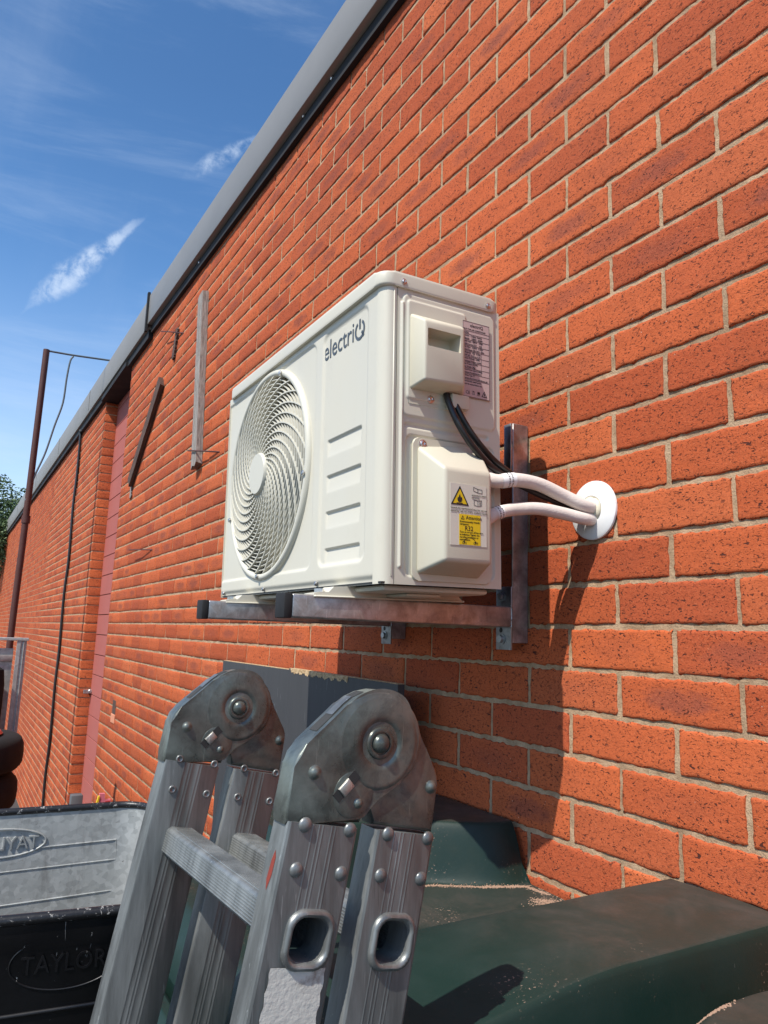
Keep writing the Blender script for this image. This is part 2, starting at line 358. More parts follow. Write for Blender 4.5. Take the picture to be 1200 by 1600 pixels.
def lathe(bm, prof, org, ax, seg=32, a0=0):
    """prof: list of (r, h) along axis ax from org"""
    ax = Vector(ax).normalized(); t = ax.orthogonal().normalized(); b = ax.cross(t)
    rings = []
    for r, h in prof:
        if r < 1e-6: rings.append([bm.verts.new(Vector(org) + ax * h)])
        else: rings.append([bm.verts.new(Vector(org) + ax * h + (t * math.cos(2 * math.pi * i / seg + a0) + b * math.sin(2 * math.pi * i / seg + a0)) * r) for i in range(seg)])
    for A, B in zip(rings, rings[1:]):
        for i in range(seg):
            j = (i + 1) % seg
            if len(A) == 1 and len(B) == 1: continue
            if len(A) == 1: bm.faces.new([A[0], B[j], B[i]])
            elif len(B) == 1: bm.faces.new([A[i], A[j], B[0]])
            else: bm.faces.new([A[i], A[j], B[j], B[i]])
def lobj(name, prof, org, ax, mat, parent=None, seg=32, smooth=40, a0=0):
    bm = bmesh.new(); lathe(bm, prof, org, ax, seg, a0); return bmo(name, bm, mat, parent, smooth)
def catmull(P, n=8):
    P = [Vector(p) for p in P]; Q = [P[0] * 2 - P[1]] + P + [P[-1] * 2 - P[-2]]; out = []
    for i in range(1, len(Q) - 2):
        for k in range(n):
            t = k / n; a, b, c, d = Q[i - 1:i + 3]
            out.append(.5 * ((2 * b) + (c - a) * t + (2 * a - 5 * b + 4 * c - d) * t * t + (3 * b - a - 3 * c + d) * t ** 3))
    return out + [P[-1]]
def tube(bm, P, r, seg=10, cap=True):
    P = [Vector(p) for p in P]; n = len(P); T = (P[1] - P[0]).normalized(); N = T.orthogonal().normalized(); rings = []
    for i, p in enumerate(P):
        t = (P[min(i + 1, n - 1)] - P[max(i - 1, 0)]).normalized(); N = (N - t * N.dot(t)).normalized(); B = t.cross(N)
        rad = r(i / (n - 1)) if callable(r) else r
        rings.append([bm.verts.new(p + (N * math.cos(2 * math.pi * k / seg) + B * math.sin(2 * math.pi * k / seg)) * rad) for k in range(seg)])
    for A, B in zip(rings, rings[1:]):
        for k in range(seg): bm.faces.new([A[k], A[(k + 1) % seg], B[(k + 1) % seg], B[k]])
    if cap: bm.faces.new(rings[0][::-1]); bm.faces.new(rings[-1])
def tobj(name, P, r, mat, parent=None, seg=10, n=8):
    bm = bmesh.new(); tube(bm, catmull(P, n) if n else P, r, seg); return bmo(name, bm, mat, parent, 60)
def rrect(cx, cy, hw, hh, r, n=6):
    out = []
    for sx, sy, a in ((1, 1, 0), (-1, 1, 90), (-1, -1, 180), (1, -1, 270)):
        for k in range(n + 1):
            t = R(a + 90 * k / n); out.append((cx + sx * (hw - r) + r * math.cos(t), cy + sy * (hh - r) + r * math.sin(t)))
    return out
def sdr(u, v, cx, cy, hw, hh, r):
    qx = np.abs(u - cx) - hw + r; qy = np.abs(v - cy) - hh + r
    return np.hypot(np.maximum(qx, 0), np.maximum(qy, 0)) + np.minimum(np.maximum(qx, qy), 0) - r
def ss(x, a, b):
    t = np.clip((x - a) / (b - a), 0, 1); return t * t * (3 - 2 * t)
def grid(name, us, vs, hf, place, mat, parent=None, mask=None, smooth=True):
    U, V = np.meshgrid(us, vs, indexing='ij'); H = hf(U, V); X = place(U, V, H)
    P = np.stack(X, -1).reshape(-1, 3); n, m = len(us), len(vs); F = []
    idx = np.arange(n * m).reshape(n, m)
    a, b, c, d = idx[:-1, :-1], idx[1:, :-1], idx[1:, 1:], idx[:-1, 1:]
    Q = np.stack([a, b, c, d], -1).reshape(-1, 4)
    if mask is not None:
        mu = (U[:-1, :-1] + U[1:, 1:]) / 2; mv = (V[:-1, :-1] + V[1:, 1:]) / 2; Q = Q[mask(mu, mv).reshape(-1)]
    me = bpy.data.meshes.new(name); me.from_pydata(P.tolist(), [], Q.tolist()); me.update()
    return link(name, me, mat, parent, smooth)
def text_mesh(s, size, fn, parent, name, mat, align='LEFT', depth=.0002, sx=1.0):
    """flat lettering turned into a mesh; fn(x,y,z)->Vector places it"""
    cu = bpy.data.curves.new('t', 'FONT'); cu.body = s; cu.size = size; cu.align_x = align; cu.extrude = depth; cu.resolution_u = 3
    t = bpy.data.objects.new('t', cu); COL.objects.link(t)
    dg = bpy.context.evaluated_depsgraph_get(); me = bpy.data.meshes.new_from_object(t.evaluated_get(dg))
    bpy.data.objects.remove(t); bpy.data.curves.remove(cu)
    me.materials.clear()
    for v in me.vertices: v.co = fn(v.co.x * sx, v.co.y, v.co.z)
    me.name = name; return me
def join_meshes(name, meshes, mat, parent, smooth=False):
    bm = bmesh.new()
    for me in meshes: bm.from_mesh(me); bpy.data.meshes.remove(me)
    return bmo(name, bm, mat, parent, smooth)

# ------------------------------------------------------------------ ground
g = pyd('ground', [(-150, -150, GZ), (150, -150, GZ), (150, 300, GZ), (-150, 300, GZ)], [(0, 1, 2, 3)], 'ground'); g['kind'] = 'structure'

# ------------------------------------------------------------------ brick building
bld = empty('brick_building', 'long red brick building with grey metal roof edge that fills the right side', 'building', (0, 0, GZ))
bld_off = Vector((0, 0, -GZ))
def bl(o): o.parent = bld; o.matrix_parent_inverse = Matrix.Translation(-Vector((0, 0, GZ))); return o
YO, ZO = 0.8936, 0.0667; E1 = 5.55; E2 = 6.59
class Bricks:
    def __init__(s): s.S = []; s.V = []; s.F = []; s.A = []; s.n = 0
    def add(s, y0, y1, z0, z1, hi, dx=.012, x0=0.):
        rid = rng.random(); L = y1 - y0; H = z1 - z0
        if hi == 2: ui = [0, .0016, .005] + list(np.linspace(.012, L - .012, max(3, int(L / .0105)))) + [L - .005, L - .0016, L]; vi = [0, .0016, .005, .014, .0235, .0325, .0415, .051, .060, .0634, .065]
        elif hi == 1: ui = [0, .003] + list(np.linspace(.02, L - .02, 7)) + [L - .003, L]; vi = [0, .003, .022, .043, .062, .065]
        else: ui = [0, L]; vi = [0, H]
        vi = [v * H / .065 if hi else v for v in vi]
        ui = np.array(ui); vi = np.array(vi)
        U, V = np.meshgrid(ui, vi, indexing='ij'); nu, nv = U.shape
        X = np.zeros_like(U)
        if hi:
            e = np.minimum(np.minimum(U, L - U), np.minimum(V, H - V))
            X += .0020 * np.clip(1 - e / .003, 0, 1) ** 2
            a, b, c = rng.random(3) * 6
            X += .0006 * np.sin(U * 60 + a + V * 40) + rng.normal(0, .00022, U.shape) + (rng.random() - .5) * .0016
            X += (U / L - .5) * (rng.random() - .5) * .0014 + (V / H - .5) * (rng.random() - .5) * .0012
            U = U.copy(); V = V.copy(); edge = e < .0001
            j = .0012 if hi == 2 else .0008
            wob = j * (np.sin(U * 130 + a * 3) + .8 * np.sin(U * 310 + b * 5)) * .6
            V += np.where(edge, wob + rng.normal(0, j * .8, U.shape), 0); U += np.where(edge, rng.normal(0, j * .7, U.shape), 0)
        Y = y0 + U; Z = z0 + V; X = x0 + X
        P = np.stack([X, Y, Z], -1)
        G = np.zeros((nu + 2, nv + 2, 3)); G[1:-1, 1:-1] = P
        G[0, 1:-1] = P[0]; G[-1, 1:-1] = P[-1]; G[1:-1, 0] = P[:, 0]; G[1:-1, -1] = P[:, -1]
        G[0, 0] = P[0, 0]; G[-1, 0] = P[-1, 0]; G[0, -1] = P[0, -1]; G[-1, -1] = P[-1, -1]
        for sl in ((0, slice(None)), (-1, slice(None)), (slice(None), 0), (slice(None), -1)): G[sl][..., 0] = x0 + dx
        idx = np.arange(G.shape[0] * G.shape[1]).reshape(G.shape[:2]) + s.n
        Q = np.stack([idx[:-1, :-1], idx[:-1, 1:], idx[1:, 1:], idx[1:, :-1]], -1)
        keep = np.ones(Q.shape[:2], bool); keep[0, 0] = keep[-1, 0] = keep[0, -1] = keep[-1, -1] = False
        s.F.append(Q[keep]); s.S.append(np.full(int(keep.sum()), hi > 0))
        A = np.zeros(G.shape); A[..., 0] = rid; A[..., 1] = np.clip((G[..., 1] - y0) / L, 0, 1); A[..., 2] = np.clip((G[..., 2] - z0) / H, 0, 1)
        s.V.append(G.reshape(-1, 3)); s.A.append(A.reshape(-1, 3)); s.n += G.shape[0] * G.shape[1]
    def build(s, name):
        V = np.concatenate(s.V); F = np.concatenate(s.F); A = np.concatenate(s.A)
        me = bpy.data.meshes.new(name); me.vertices.add(len(V)); me.vertices.foreach_set('co', V.ravel())
        me.loops.add(len(F) * 4); me.loops.foreach_set('vertex_index', F.ravel().astype(np.int32))
        me.polygons.add(len(F)); me.polygons.foreach_set('loop_start', np.arange(0, len(F) * 4, 4, dtype=np.int32))
        me.update(calc_edges=True); me.validate()
        at = me.attributes.new('bc', 'FLOAT_VECTOR', 'POINT'); at.data.foreach_set('vector', A.ravel())
        o = link(name, me, 'brick'); sf = np.concatenate(s.S); 
        if len(sf) == len(me.polygons): me.polygons.foreach_set('use_smooth', sf)
        return bl(o)
def rows(zlo, zhi): return [r for r in range(-60, 60) if zlo <= ZO - r * .075 <= zhi]
TOP1 = 2.02
B2 = Bricks()
for r in rows(GZ, TOP1):
    zc = ZO - r * .075; off = 0 if r % 2 == 0 else .1125
    k0 = math.floor((-.40 - YO) / .225)
    for k in range(k0, 40):
        y0 = YO + off + k * .225 + .0046; y1 = y0 + .2158
        if y0 > E1: break
        if y1 > E1: y1 = E1
        if y1 - y0 < .02: continue
        hi = 0
        if .25 < y1 and y0 < 2.5 and zc > -.62: hi = 2
        elif y1 > .2 and zc > -1.3: hi = 1
        dz = (rng.random() - .5) * .0016
        B2.add(y0 + (rng.random() - .5) * .003, y1 + (rng.random() - .5) * .003, zc - .0329 + dz, zc + .0329 + dz, hi)
B2.build('brick_wall')
TOP2 = 2.0
F1_ = Bricks()
for r in rows(GZ, TOP2 + .05):
    zc = ZO - r * .075; off = 0 if r % 2 == 0 else .1125
    y = E2 - off
    while y < 62:
        y0 = max(y, E2); y1 = y + .215
        F1_.add(y0, y1, zc - .0325, zc + .0325, 1 if y < 10 else 0, dx=.12 if y0 == E2 else .012)
        y += .225
F1_.build('brick_wall')
mo = []
bm = bmesh.new()
bm.free()
for a, b in (((.0030, -.44, GZ), (.20, E1 - .004, TOP1 + .02)), ((.0022, E2 + .004, GZ), (.20, 62, TOP2 + .06))):
    bm = bmesh.new(); bbox(bm, a, b); bl(bmo('mortar', bm, 'mortar'))
# painted block infill set back in the recess
bm = bmesh.new(); z = GZ; kk = 0
while z < TOP2 + .1:
    zt = min(z + .1585, TOP2 + .1)
    bbox(bm, (.0970, E1 - .003, z), (.19, E2 + .003, zt - .0035), .0012, 1); z += .161
bl(bmo('block_infill', bm, 'block', None, 30))
bm = bmesh.new(); bbox(bm, (-.046, E1 + .002, 1.93), (.096, E2 - .002, 1.965)); bl(bmo('recess_shade_board', bm, 'black'))  # black board added to deepen the shadow at the recess top
# roof edge: two lengths of grey fascia with black drip strip
def fascia(name, y0, y1, tz, bz, xf, strip=True):
    t0, t1 = tz; b0, b1 = bz
    P = [(xf, y0, b0), (.28, y0, b0), (.28, y1, b1), (xf, y1, b1), (xf, y0, t0), (.28, y0, t0), (.28, y1, t1), (xf, y1, t1)]
    o = bl(hexa(name, P, 'fascia', None, .004, 2))
    return o
fascia('roof_fascia', -.46, 4.86, (2.121 - .032 * 2.44, 2.214), (1.935 - .023 * 2.24, 2.006), -.050)
def lin(y, y0, z0, y1, z1): return z0 + (z1 - z0) * (y - y0) / (y1 - y0)
P2t = lambda y: lin(y, 4.96, 2.200, 22.3, 2.44); P2b = lambda y: lin(y, 4.98, 1.985, 21.6, 2.12)
fascia('roof_fascia', 4.885, 62, (P2t(4.885), P2t(62)), (P2b(4.885), P2b(62)), -.050)
st = []
bm = bmesh.new()
def strip(bm, y0, y1, zt0, zt1, h, x0, x1):
    P = [(x0, y0, zt0 - h), (x1, y0, zt0 - h), (x1, y1, zt1 - h), (x0, y1, zt1 - h), (x0, y0, zt0), (x1, y0, zt0), (x1, y1, zt1), (x0, y1, zt1)]
    vs = [bm.verts.new(p) for p in P]
    for f in ((0, 3, 2, 1), (4, 5, 6, 7), (0, 1, 5, 4), (1, 2, 6, 5), (2, 3, 7, 6), (3, 0, 4, 7)): bm.faces.new([vs[i] for i in f])
za = lambda y: lin(y, 1.781, 1.935, 4.736, 2.004)
strip(bm, -.45, 4.86, za(-.45) - .002, za(4.86) - .002, .050, -.022, -.001)
bl(bmo('drip_strip', bm, 'black')); bm = bmesh.new()
strip(bm, 4.885, 62, P2b(4.885) - .002, P2b(62) - .002, .055, -.030, -.001)
bl(bmo('drip_strip', bm, 'black')); bm = bmesh.new()
strip(bm, 4.858, 4.887, 2.235, 2.235, .275, -.062, -.046)
bl(bmo('joint_cover', bm, 'black'))
for (u, v) in ((518, 122), (474, 181), (311, 410)):
    p = onX(u, v, -.024); bl(lobj('strip_screw', [(.007, -.002), (.007, .002), (.004, .004), (0, .0045)], p, (-1, 0, 0), 'chrome', None, 8))
# joints in the far fascia
bm = bmesh.new()
bm.free()
for y in (7.3, 9.6, 12.4, 16): bm = bmesh.new(); strip(bm, y, y + .02, P2t(y) - .006, P2t(y) - .006, .19, -.054, -.046); bl(bmo('fascia_joint', bm, 'fascia'))
# a broken brick low by the recess
p = onX(178, 1108, 0)
bm = bmesh.new(); bbox(bm, (-.002, p.y - .05, p.z - .03), (.003, p.y + .045, p.z + .055), .0); bl(bmo('chipped_hole', bm, 'woodd'))
bm = bmesh.new(); bbox(bm, (-.006, p.y - .06, p.z - .085), (.002, p.y + .055, p.z - .031), .002, 1); bl(bmo('broken_brick', bm, 'chipb'))
# painted on far wall: black cable on clips
cb = tobj('wall_cable', [(-.03, 7.90, 1.975), (-.022, 7.93, 1.955), (-.02, 7.93, 1.90)] + [(-.018 + .004 * math.sin(i * 2.1), 7.93 - .04 * i / 12 + .012 * math.sin(i * 1.3), 1.8 - i * 3.5 / 12) for i in range(13)], .0135, 'cable', None, 8, 4)
tag(cb, 'thin black cable running straight down the far brick wall beyond the recess', 'cable')
# small tap-like bracket on the pier
p = onY(140, 1080, 6.57)
wb = empty('wall_stub', 'small broken metal stub sticking out of the shaded brick pier', 'metal stub', p)
lobj('stub_pipe', [(.018, 0), (.018, -.05), (.012, -.055), (0, -.055)], (0, .02, 0), (0, 1, 0), 'steel', wb, 10)
bm = bmesh.new(); bbox(bm, (-.05, -.03, -.018), (-.01, -.005, .014), .004, 2); bmo('stub_lug', bm, 'steel', wb)

# ------------------------------------------------------------------ air conditioner
UL = Vector((-.1632, 1.0, .0865))
ac = empty('air_conditioner', 'cream outdoor air conditioning unit with round fan grille mounted on the brick wall', 'air conditioner', UL)
ac.rotation_euler = (0, -.021, 0)
W_, H_ = .785, .503; XF = -.2405
UM = Matrix.Translation(UL) @ Euler((0, -.021, 0)).to_matrix().to_4x4(); UI = UM.inverted()
FC = (.512, .261); FR = .2275
def front_relief(Y, Z):
    h = np.zeros_like(Y)
    h += .0035 * ss(-sdr(Y, Z, .66, .262, .40, .226, .028), 0, .007)     # fan field pressed in, open to the left
    h += .0035 * ss(-sdr(Y, Z, .143, .262, .092, .226, .022), 0, .010)   # lettering field pressed in
    for zt in (.272, .205, .138, .071):
        u = (Y - .143) / .068
        b = ss(1 - np.abs(u), 0, .10); t = (zt - Z) / .031
        h += b * .0042 * np.where((t >= 0) & (t <= 1), (1 - t) ** .8, 0) * ss(t, -.02, .04)
    h += .004 * ss(Z, .016, .006)                                        # lip along the bottom
    return h
ys = np.concatenate([np.linspace(.024, .25, 120), np.linspace(.2525, W_, 190)]); zs = np.linspace(0, H_, 240)
sk = grid('front_panel', ys, zs, front_relief, lambda U, V, H: (XF + H, U, V), 'ac', ac, lambda u, v: np.hypot(u - FC[0], v - FC[1]) > FR - .004)
# rounded corner turning on to the side, then the seam
an = np.linspace(0, math.pi / 2, 9); arc = [(XF + .020 - .020 * math.cos(t), .024 - .024 * math.sin(t)) for t in an] + [(XF + .0245, 0), (XF + .0245, .006)]
V = [(x, y, z) for (x, y) in arc for z in (0, H_)]; F = [(2 * i, 2 * i + 1, 2 * i + 3, 2 * i + 2) for i in range(len(arc) - 1)]
pyd('corner_panel', V, F, 'ac', ac, 40)
# crease running down the corner
bm = bmesh.new(); bbox(bm, (XF + .0185, -.0012, .012), (XF + .0215, .001, H_ - .012), .0008, 1); bmo('corner_crease', bm, 'ac', ac, 40)
# far end, back and floor
box('end_panel', (XF, W_ - .001, 0), (-.001, W_, H_), 'ac', ac)
bm = bmesh.new(); bbox(bm, (XF + .003, .003, .001), (-.004, W_ - .003, .004)); bbox(bm, (XF + .003, .003, H_ - .003), (-.004, W_ - .003, H_ - .0005)); bbox(bm, (-.020, .004, .005), (-.001, W_ - .002, H_ - .004)); bbox(bm, (-.19, .222, .005), (-.021, .226, H_ - .004)); bmo('inner_casing', bm, 'dark', ac)
def side_relief(X, Z):
    h = np.zeros_like(X)
    h -= .0028 * ss(-sdr(X, Z, -.108, .383, .098, .108, .013), 0, .004)
    h -= .0028 * ss(-sdr(X, Z, -.137, .392, .062, .088, .008), 0, .004)
    h += .0034 * ss(-sdr(X, Z, -.112, .262, .088, .006, .006), 0, .005)
    h += .0030 * ss(-sdr(X, Z, -.105, .130, .092, .118, .013), 0, .004)
    h -= .0045 * ss(-sdr(X, Z, -.206, .25, .0035, .225, .0035), 0, .0035)
    h += .004 * ss(-sdr(X, Z, -.031, .045, .007, .020, .007), 0, .004) + .004 * ss(-sdr(X, Z, -.036, .205, .008, .016, .008), 0, .004)
    return h
xs = np.linspace(XF + .0265, 0, 150); zs = np.linspace(0, H_ - .003, 330)
grid('side_panel', xs, zs, side_relief, lambda U, V, H: (U, H, V), 'ac', ac)
box('side_edge', (XF + .0262, .0002, 0), (XF + .0272, .012, H_), 'ac', ac)
# lid
bm = bmesh.new()
pl = rrect((XF - .0075 + .005) / 2, (W_ - .012 - .0045) / 2, (.005 - XF + .0075) / 2, (W_ - .012 + .0045) / 2, .026, 6)
prism(bm, pl, H_ - .006, H_ + .0195, lambda a, b, h: Vector((a, b, h)), .0045, 3)
lid = bmo('lid', bm, 'ac', ac, 50)
def screw(p, ax, r=.0045, parent=ac, nm='screw'):
    o = lobj(nm, [(r * 1.35, -.001), (r * 1.35, .0006), (r, .0008), (r * .95, .0022), (r * .6, .0030), (r * .3, .0024), (0, .0022)], p, ax, 'chrome', parent, 12); return o
for x in (XF + .035, -.028): screw((x, -.0052, H_ + .004), (0, -1, 0), .004, ac)
# fan shroud, fan, grille
lobj('fan_shroud', [(FR - .002, .001), (FR - .010, .02), (FR - .016, .085), (FR - .014, .14)], (XF, FC[0], FC[1]), (1, 0, 0), 'shroud', ac, 72)
fan = lobj('fan_hub', [(0, .035), (.040, .037), (.048, .045), (.050, .10), (0, .10)], (XF, FC[0], FC[1]), (1, 0, 0), 'shroud', ac, 28)
for i in range(3):
    V = []; nr, nt = 8, 14
    for a in range(nr):
        r = .046 + (.212 - .046) * a / (nr - 1)
        for b in range(nt):
            t = i * 2 * math.pi / 3 + (-.65 + 1.3 * b / (nt - 1)) + .5 * (a / (nr - 1)); dx = .048 + .055 * b / (nt - 1)
            V.append((XF + dx, FC[0] + r * math.cos(t), FC[1] + r * math.sin(t)))
    F = [(a * nt + b, a * nt + b + 1, (a + 1) * nt + b + 1, (a + 1) * nt + b) for a in range(nr - 1) for b in range(nt - 1)]
    o = pyd('fan_blade', V, F, 'dark', ac, True); md = o.modifiers.new('t', 'SOLIDIFY'); md.thickness = .003
gr = bpy.data.objects.new('fan_grille', None)
bulge = lambda r: -.014 * (1 - (r / FR) ** 2.2) - .003
# radial fins swept clockwise + concentric rings
def ring(bm, r, w, x0, x1, seg=96):
    prof = [(r - w / 2, 0), (r + w / 2, 0), (r + w / 2, 1), (r - w / 2, 1)]; R_ = []
    for i in range(seg):
        t = 2 * math.pi * i / seg
        R_.append([bm.verts.new((XF + (x0 if h == 0 else x1), FC[0] + rr * math.cos(t), FC[1] + rr * math.sin(t))) for rr, h in prof])
    for i in range(seg):
        A, B = R_[i], R_[(i + 1) % seg]
        for k in range(4): bm.faces.new([A[k], A[(k + 1) % 4], B[(k + 1) % 4], B[k]])
bm = bmesh.new(); nrings = 19; r0 = .047
for i in range(nrings):
    r = r0 + (FR - .012 - r0) * (i + .35) / nrings; ring(bm, r, .0016, bulge(r) + .0020, bulge(r) + .0080)
rings_ = bmo('fan_grille', bm, 'grille', ac)
bm = bmesh.new(); NF = 28
for i in range(NF):
    t0 = 2 * math.pi * i / NF; n = 18; prev = None
    for a in range(n + 1):
        s = a / n; r = .045 + (FR - .006 - .045) * s
        # viewer looks along +x with +y to the left: clockwise sweep
        t = t0 + 1.75 * (s ** .80)
        w = .00125
        c, s_ = math.cos(t), math.sin(t); pc = Vector((0, FC[0] + r * c, FC[1] + r * s_))
        t2 = t0 + 1.75 * (min(1, s + .02) ** .80); r2 = r + .004
        tg = Vector((0, r2 * math.cos(t2) - r * c, r2 * math.sin(t2) - r * s_)).normalized(); nn = Vector((0, -tg.z, tg.y))
        b = bulge(r)
        cur = [bm.verts.new(pc + nn * (w * k) + Vector((XF + x, 0, 0))) for k, x in ((-1, b), (1, b), (1, b + .011), (-1, b + .011))]
        if prev:
            for k in range(4): bm.faces.new([prev[k], prev[(k + 1) % 4], cur[(k + 1) % 4], cur[k]])
        prev = cur
bmo('grille_fin', bm, 'grille', rings_)
lobj('grille_hub', [(.047, .002), (.047, .018), (.044, .0225), (0, .0235)], (XF, FC[0], FC[1]), (-1, 0, 0), 'grille', rings_, 40)
lobj('grille_rim', [(FR - .010, -.004), (FR - .009, .003), (FR - .006, .0058), (FR - .001, .0062), (FR + .003, .0040), (FR + .0055, -.001), (FR + .0055, -.004)], (XF, FC[0], FC[1]), (-1, 0, 0), 'grille', rings_, 96)
for t in (-.35, .05 + 1.9, 3.3, 4.75): screw((XF - .0085, FC[0] + (FR - .004) * math.cos(t), FC[1] + (FR - .004) * math.sin(t)), (-1, 0, 0), .0042, rings_, 'grille_screw')
for y in (.235, .50, .765): screw((XF - .0005, y, .010), (-1, 0, 0), .0035, ac)
# lettering: front, viewer sees +y to the left, so text runs towards -y
tf = lambda x0, y0, z0: (lambda x, y, z: Vector((XF + .0028 - z, y0 - x, z0 + y)))
ms = [text_mesh('electri', .0540, tf(0, .234, .434), None, 'w', None, sx=.90)]
me = join_meshes('brand_lettering', ms, 'logo', ac)
bm = bmesh.new(); qc = (.0895, .4480); qr = .0158      # the power-button Q
def arcbar(bm, cy, cz, r, w, a0, a1, place, n=26, d=.0004):
    prev = None
    for i in range(n + 1):
        t = a0 + (a1 - a0) * i / n
        cur = [bm.verts.new(place(cy + rr * math.cos(t), cz + rr * math.sin(t), h)) for rr, h in ((r - w / 2, 0), (r + w / 2, 0), (r + w / 2, d), (r - w / 2, d))]
        if prev:
            for k in range(4): bm.faces.new([prev[k], prev[(k + 1) % 4], cur[(k + 1) % 4], cur[k]])
        prev = cur
pf = lambda a, b, h: Vector((XF + .0030 - h, a, b))
arcbar(bm, qc[0], qc[1], qr, .0050, R(122), R(418), pf)
prism(bm, [(qc[0] - .0025, qc[1] + .002), (qc[0] + .0025, qc[1] + .002), (qc[0] + .0025, qc[1] + .020), (qc[0] - .0025, qc[1] + .020)], 0, .0004, pf)
prism(bm, [(qc[0] - .005, qc[1] - .006), (qc[0] - .009, qc[1] - .003), (qc[0] - .017, qc[1] - .013), (qc[0] - .012, qc[1] - .016)], 0, .0004, pf)
bmo('brand_symbol', bm, 'logo', ac)
for y, z in ((.232, .487), (.085, .494)): lobj('badge_pin', [(.0022, 0), (.0018, .0007), (0, .0008)], (XF + .003, y, z), (-1, 0, 0), 'ink', ac, 8)
# small terminal cover with hand-hold
hc = hexa('handle_cover', [(-.193, .001, .322), (-.080, .001, .322), (-.110, -.0455, .331), (-.190, -.0455, .327),
                           (-.193, .001, .4575), (-.080, .001, .4575), (-.110, -.0455, .4315), (-.190, -.0455, .4295)], 'cover', ac, .0045, 3)
# recess cut in the cover front
cu = bmesh.new(); bbox(cu, (-.1835, -.07, .386), (-.1175, -.012, .4165), .002, 2)
cutter = bmo('cutter', cu, 'hole'); cutter.parent = ac
def boolean(o, c):
    md = o.modifiers.new('b', 'BOOLEAN'); md.object = c; md.operation = 'DIFFERENCE'; md.solver = 'EXACT'
    bpy.context.view_layer.update(); dg = bpy.context.evaluated_depsgraph_get(); me = bpy.data.meshes.new_from_object(o.evaluated_get(dg)); o.modifiers.clear(); o.data = me; bpy.data.objects.remove(c)
boolean(hc, cutter)
box('hand_hold', (-.1835, -.0125, .384), (-.1170, -.0115, .4185), 'cover', hc)
bm = bmesh.new(); bbox(bm, (-.194, -.0038, .297), (-.074, -.001, .46), .0012, 1); bbox(bm, (-.118, -.022, .299), (-.082, -.001, .324), .003, 2); bmo('cover_tab', bm, 'cover', hc, 40)
screw((-.151, -.0052, .311), (0, -1, 0), .0052, hc, 'cover_screw')
# big valve cover
bm = bmesh.new(); prism(bm, rrect(-.104, .125, .080, .118, .012, 5), .001, -.004, lambda a, b, h: Vector((a, h, b)), .0012, 1)
vcv = bmo('valve_cover', bm, 'cover', ac, 40)
hexa('cover_shell', [(-.1775, -.003, .0175), (-.050, -.003, .0145), (-.0685, -.062, .0355), (-.1610, -.062, .0360),
                     (-.1775, -.003, .2290), (-.050, -.003, .2450), (-.0685, -.062, .1830), (-.1610, -.062, .1840)], 'cover', vcv, .0060, 4)
screw((-.166, -.0050, .2325), (0, -1, 0), .0055, vcv, 'cover_screw')
screw((-.026, -.0005, .23), (0, -1, 0), .004, ac)
# warning sticker on the cover
def side_text(s, size, x, z, lst, y=-.0634, sx=1.0, align='LEFT'): lst.append(text_mesh(s, size, lambda a, b, c: Vector((x + a, y - c * .5, z + b)), None, 'w', None, align, sx=sx))
stk = box('warning_sticker', (-.1515, -.0628, .0615), (-.0800, -.0622, .1600), 'clear', vcv)
box('yellow_field', (-.1345, -.0632, .0630), (-.0925, -.0629, .1115), 'yellow', stk)
T = []
side_text('Attention', .0080, -.1215, .1040, T, sx=1.0)
for s, z in (('Environmentally friendly', .0985), ('refrigerant.', .0945)): side_text(s, .0040, -.1335, z, T)
side_text('R32', .0105, -.1240, .0858, T)
for i, s in enumerate(('Turn on or turn off the valve', 'as indicated. Tighten the', 'nut after installation or', 'maintenance.')): side_text(s, .0039, -.1335, .0820 - i * .0040, T)
side_text('ON', .0052, -.1290, .0645, T); side_text('OFF', .0052, -.1070, .0645, T)
for i, s in enumerate(("Consult the manufacturer's", 'manual for safe use of R32')): side_text(s, .0040, -.1510, .1195 - i * .0050, T)
for i, s in enumerate(('Read the user and', 'installation manual')): side_text(s, .0036, -.1060, .1190 - i * .0048, T)
for i, s in enumerate(('REFRIGERANT SAFETY', 'GROUP A2L')): side_text(s, .0030, -.1100, .1425 - i * .0042, T)
join_meshes('print', T, 'ink', stk)
bm = bmesh.new(); ps = lambda a, b, h: Vector((a, -.0630 - h, b))
def tri(bm, cx, zb, w, h, t, pl):
    o = [(cx - w / 2, zb), (cx + w / 2, zb), (cx, zb + h)]
    k = t / (h / 3); c = (cx, zb + h / 3); i_ = [(c[0] + (p[0] - c[0]) * (1 - k), c[1] + (p[1] - c[1]) * (1 - k)) for p in o]
    for a in range(3):
        b = (a + 1) % 3; prism(bm, [o[a], o[b], i_[b], i_[a]], 0, .0003, pl)
    return i_
ii = tri(bm, -.1330, .1255, .0350, .0310, .0022, ps)
tri(bm, -.1278, .1035, .0066, .0060, .0006, lambda a, b, h: Vector((a, -.0633 - h, b)))
fl = [(-.1365, .1310), (-.1380, .1345), (-.1368, .1385), (-.1355, .1370), (-.1345, .1405), (-.1330, .1435), (-.1320, .1400), (-.1308, .1375), (-.1295, .1390), (-.1285, .1350), (-.1298, .1312), (-.1320, .1300), (-.1345, .1300)]
prism(bm, fl, 0, .0004, ps); prism(bm, [(-.1395, .1280), (-.1275, .1280), (-.1275, .1292), (-.1395, .1292)], 0, .0004, ps)
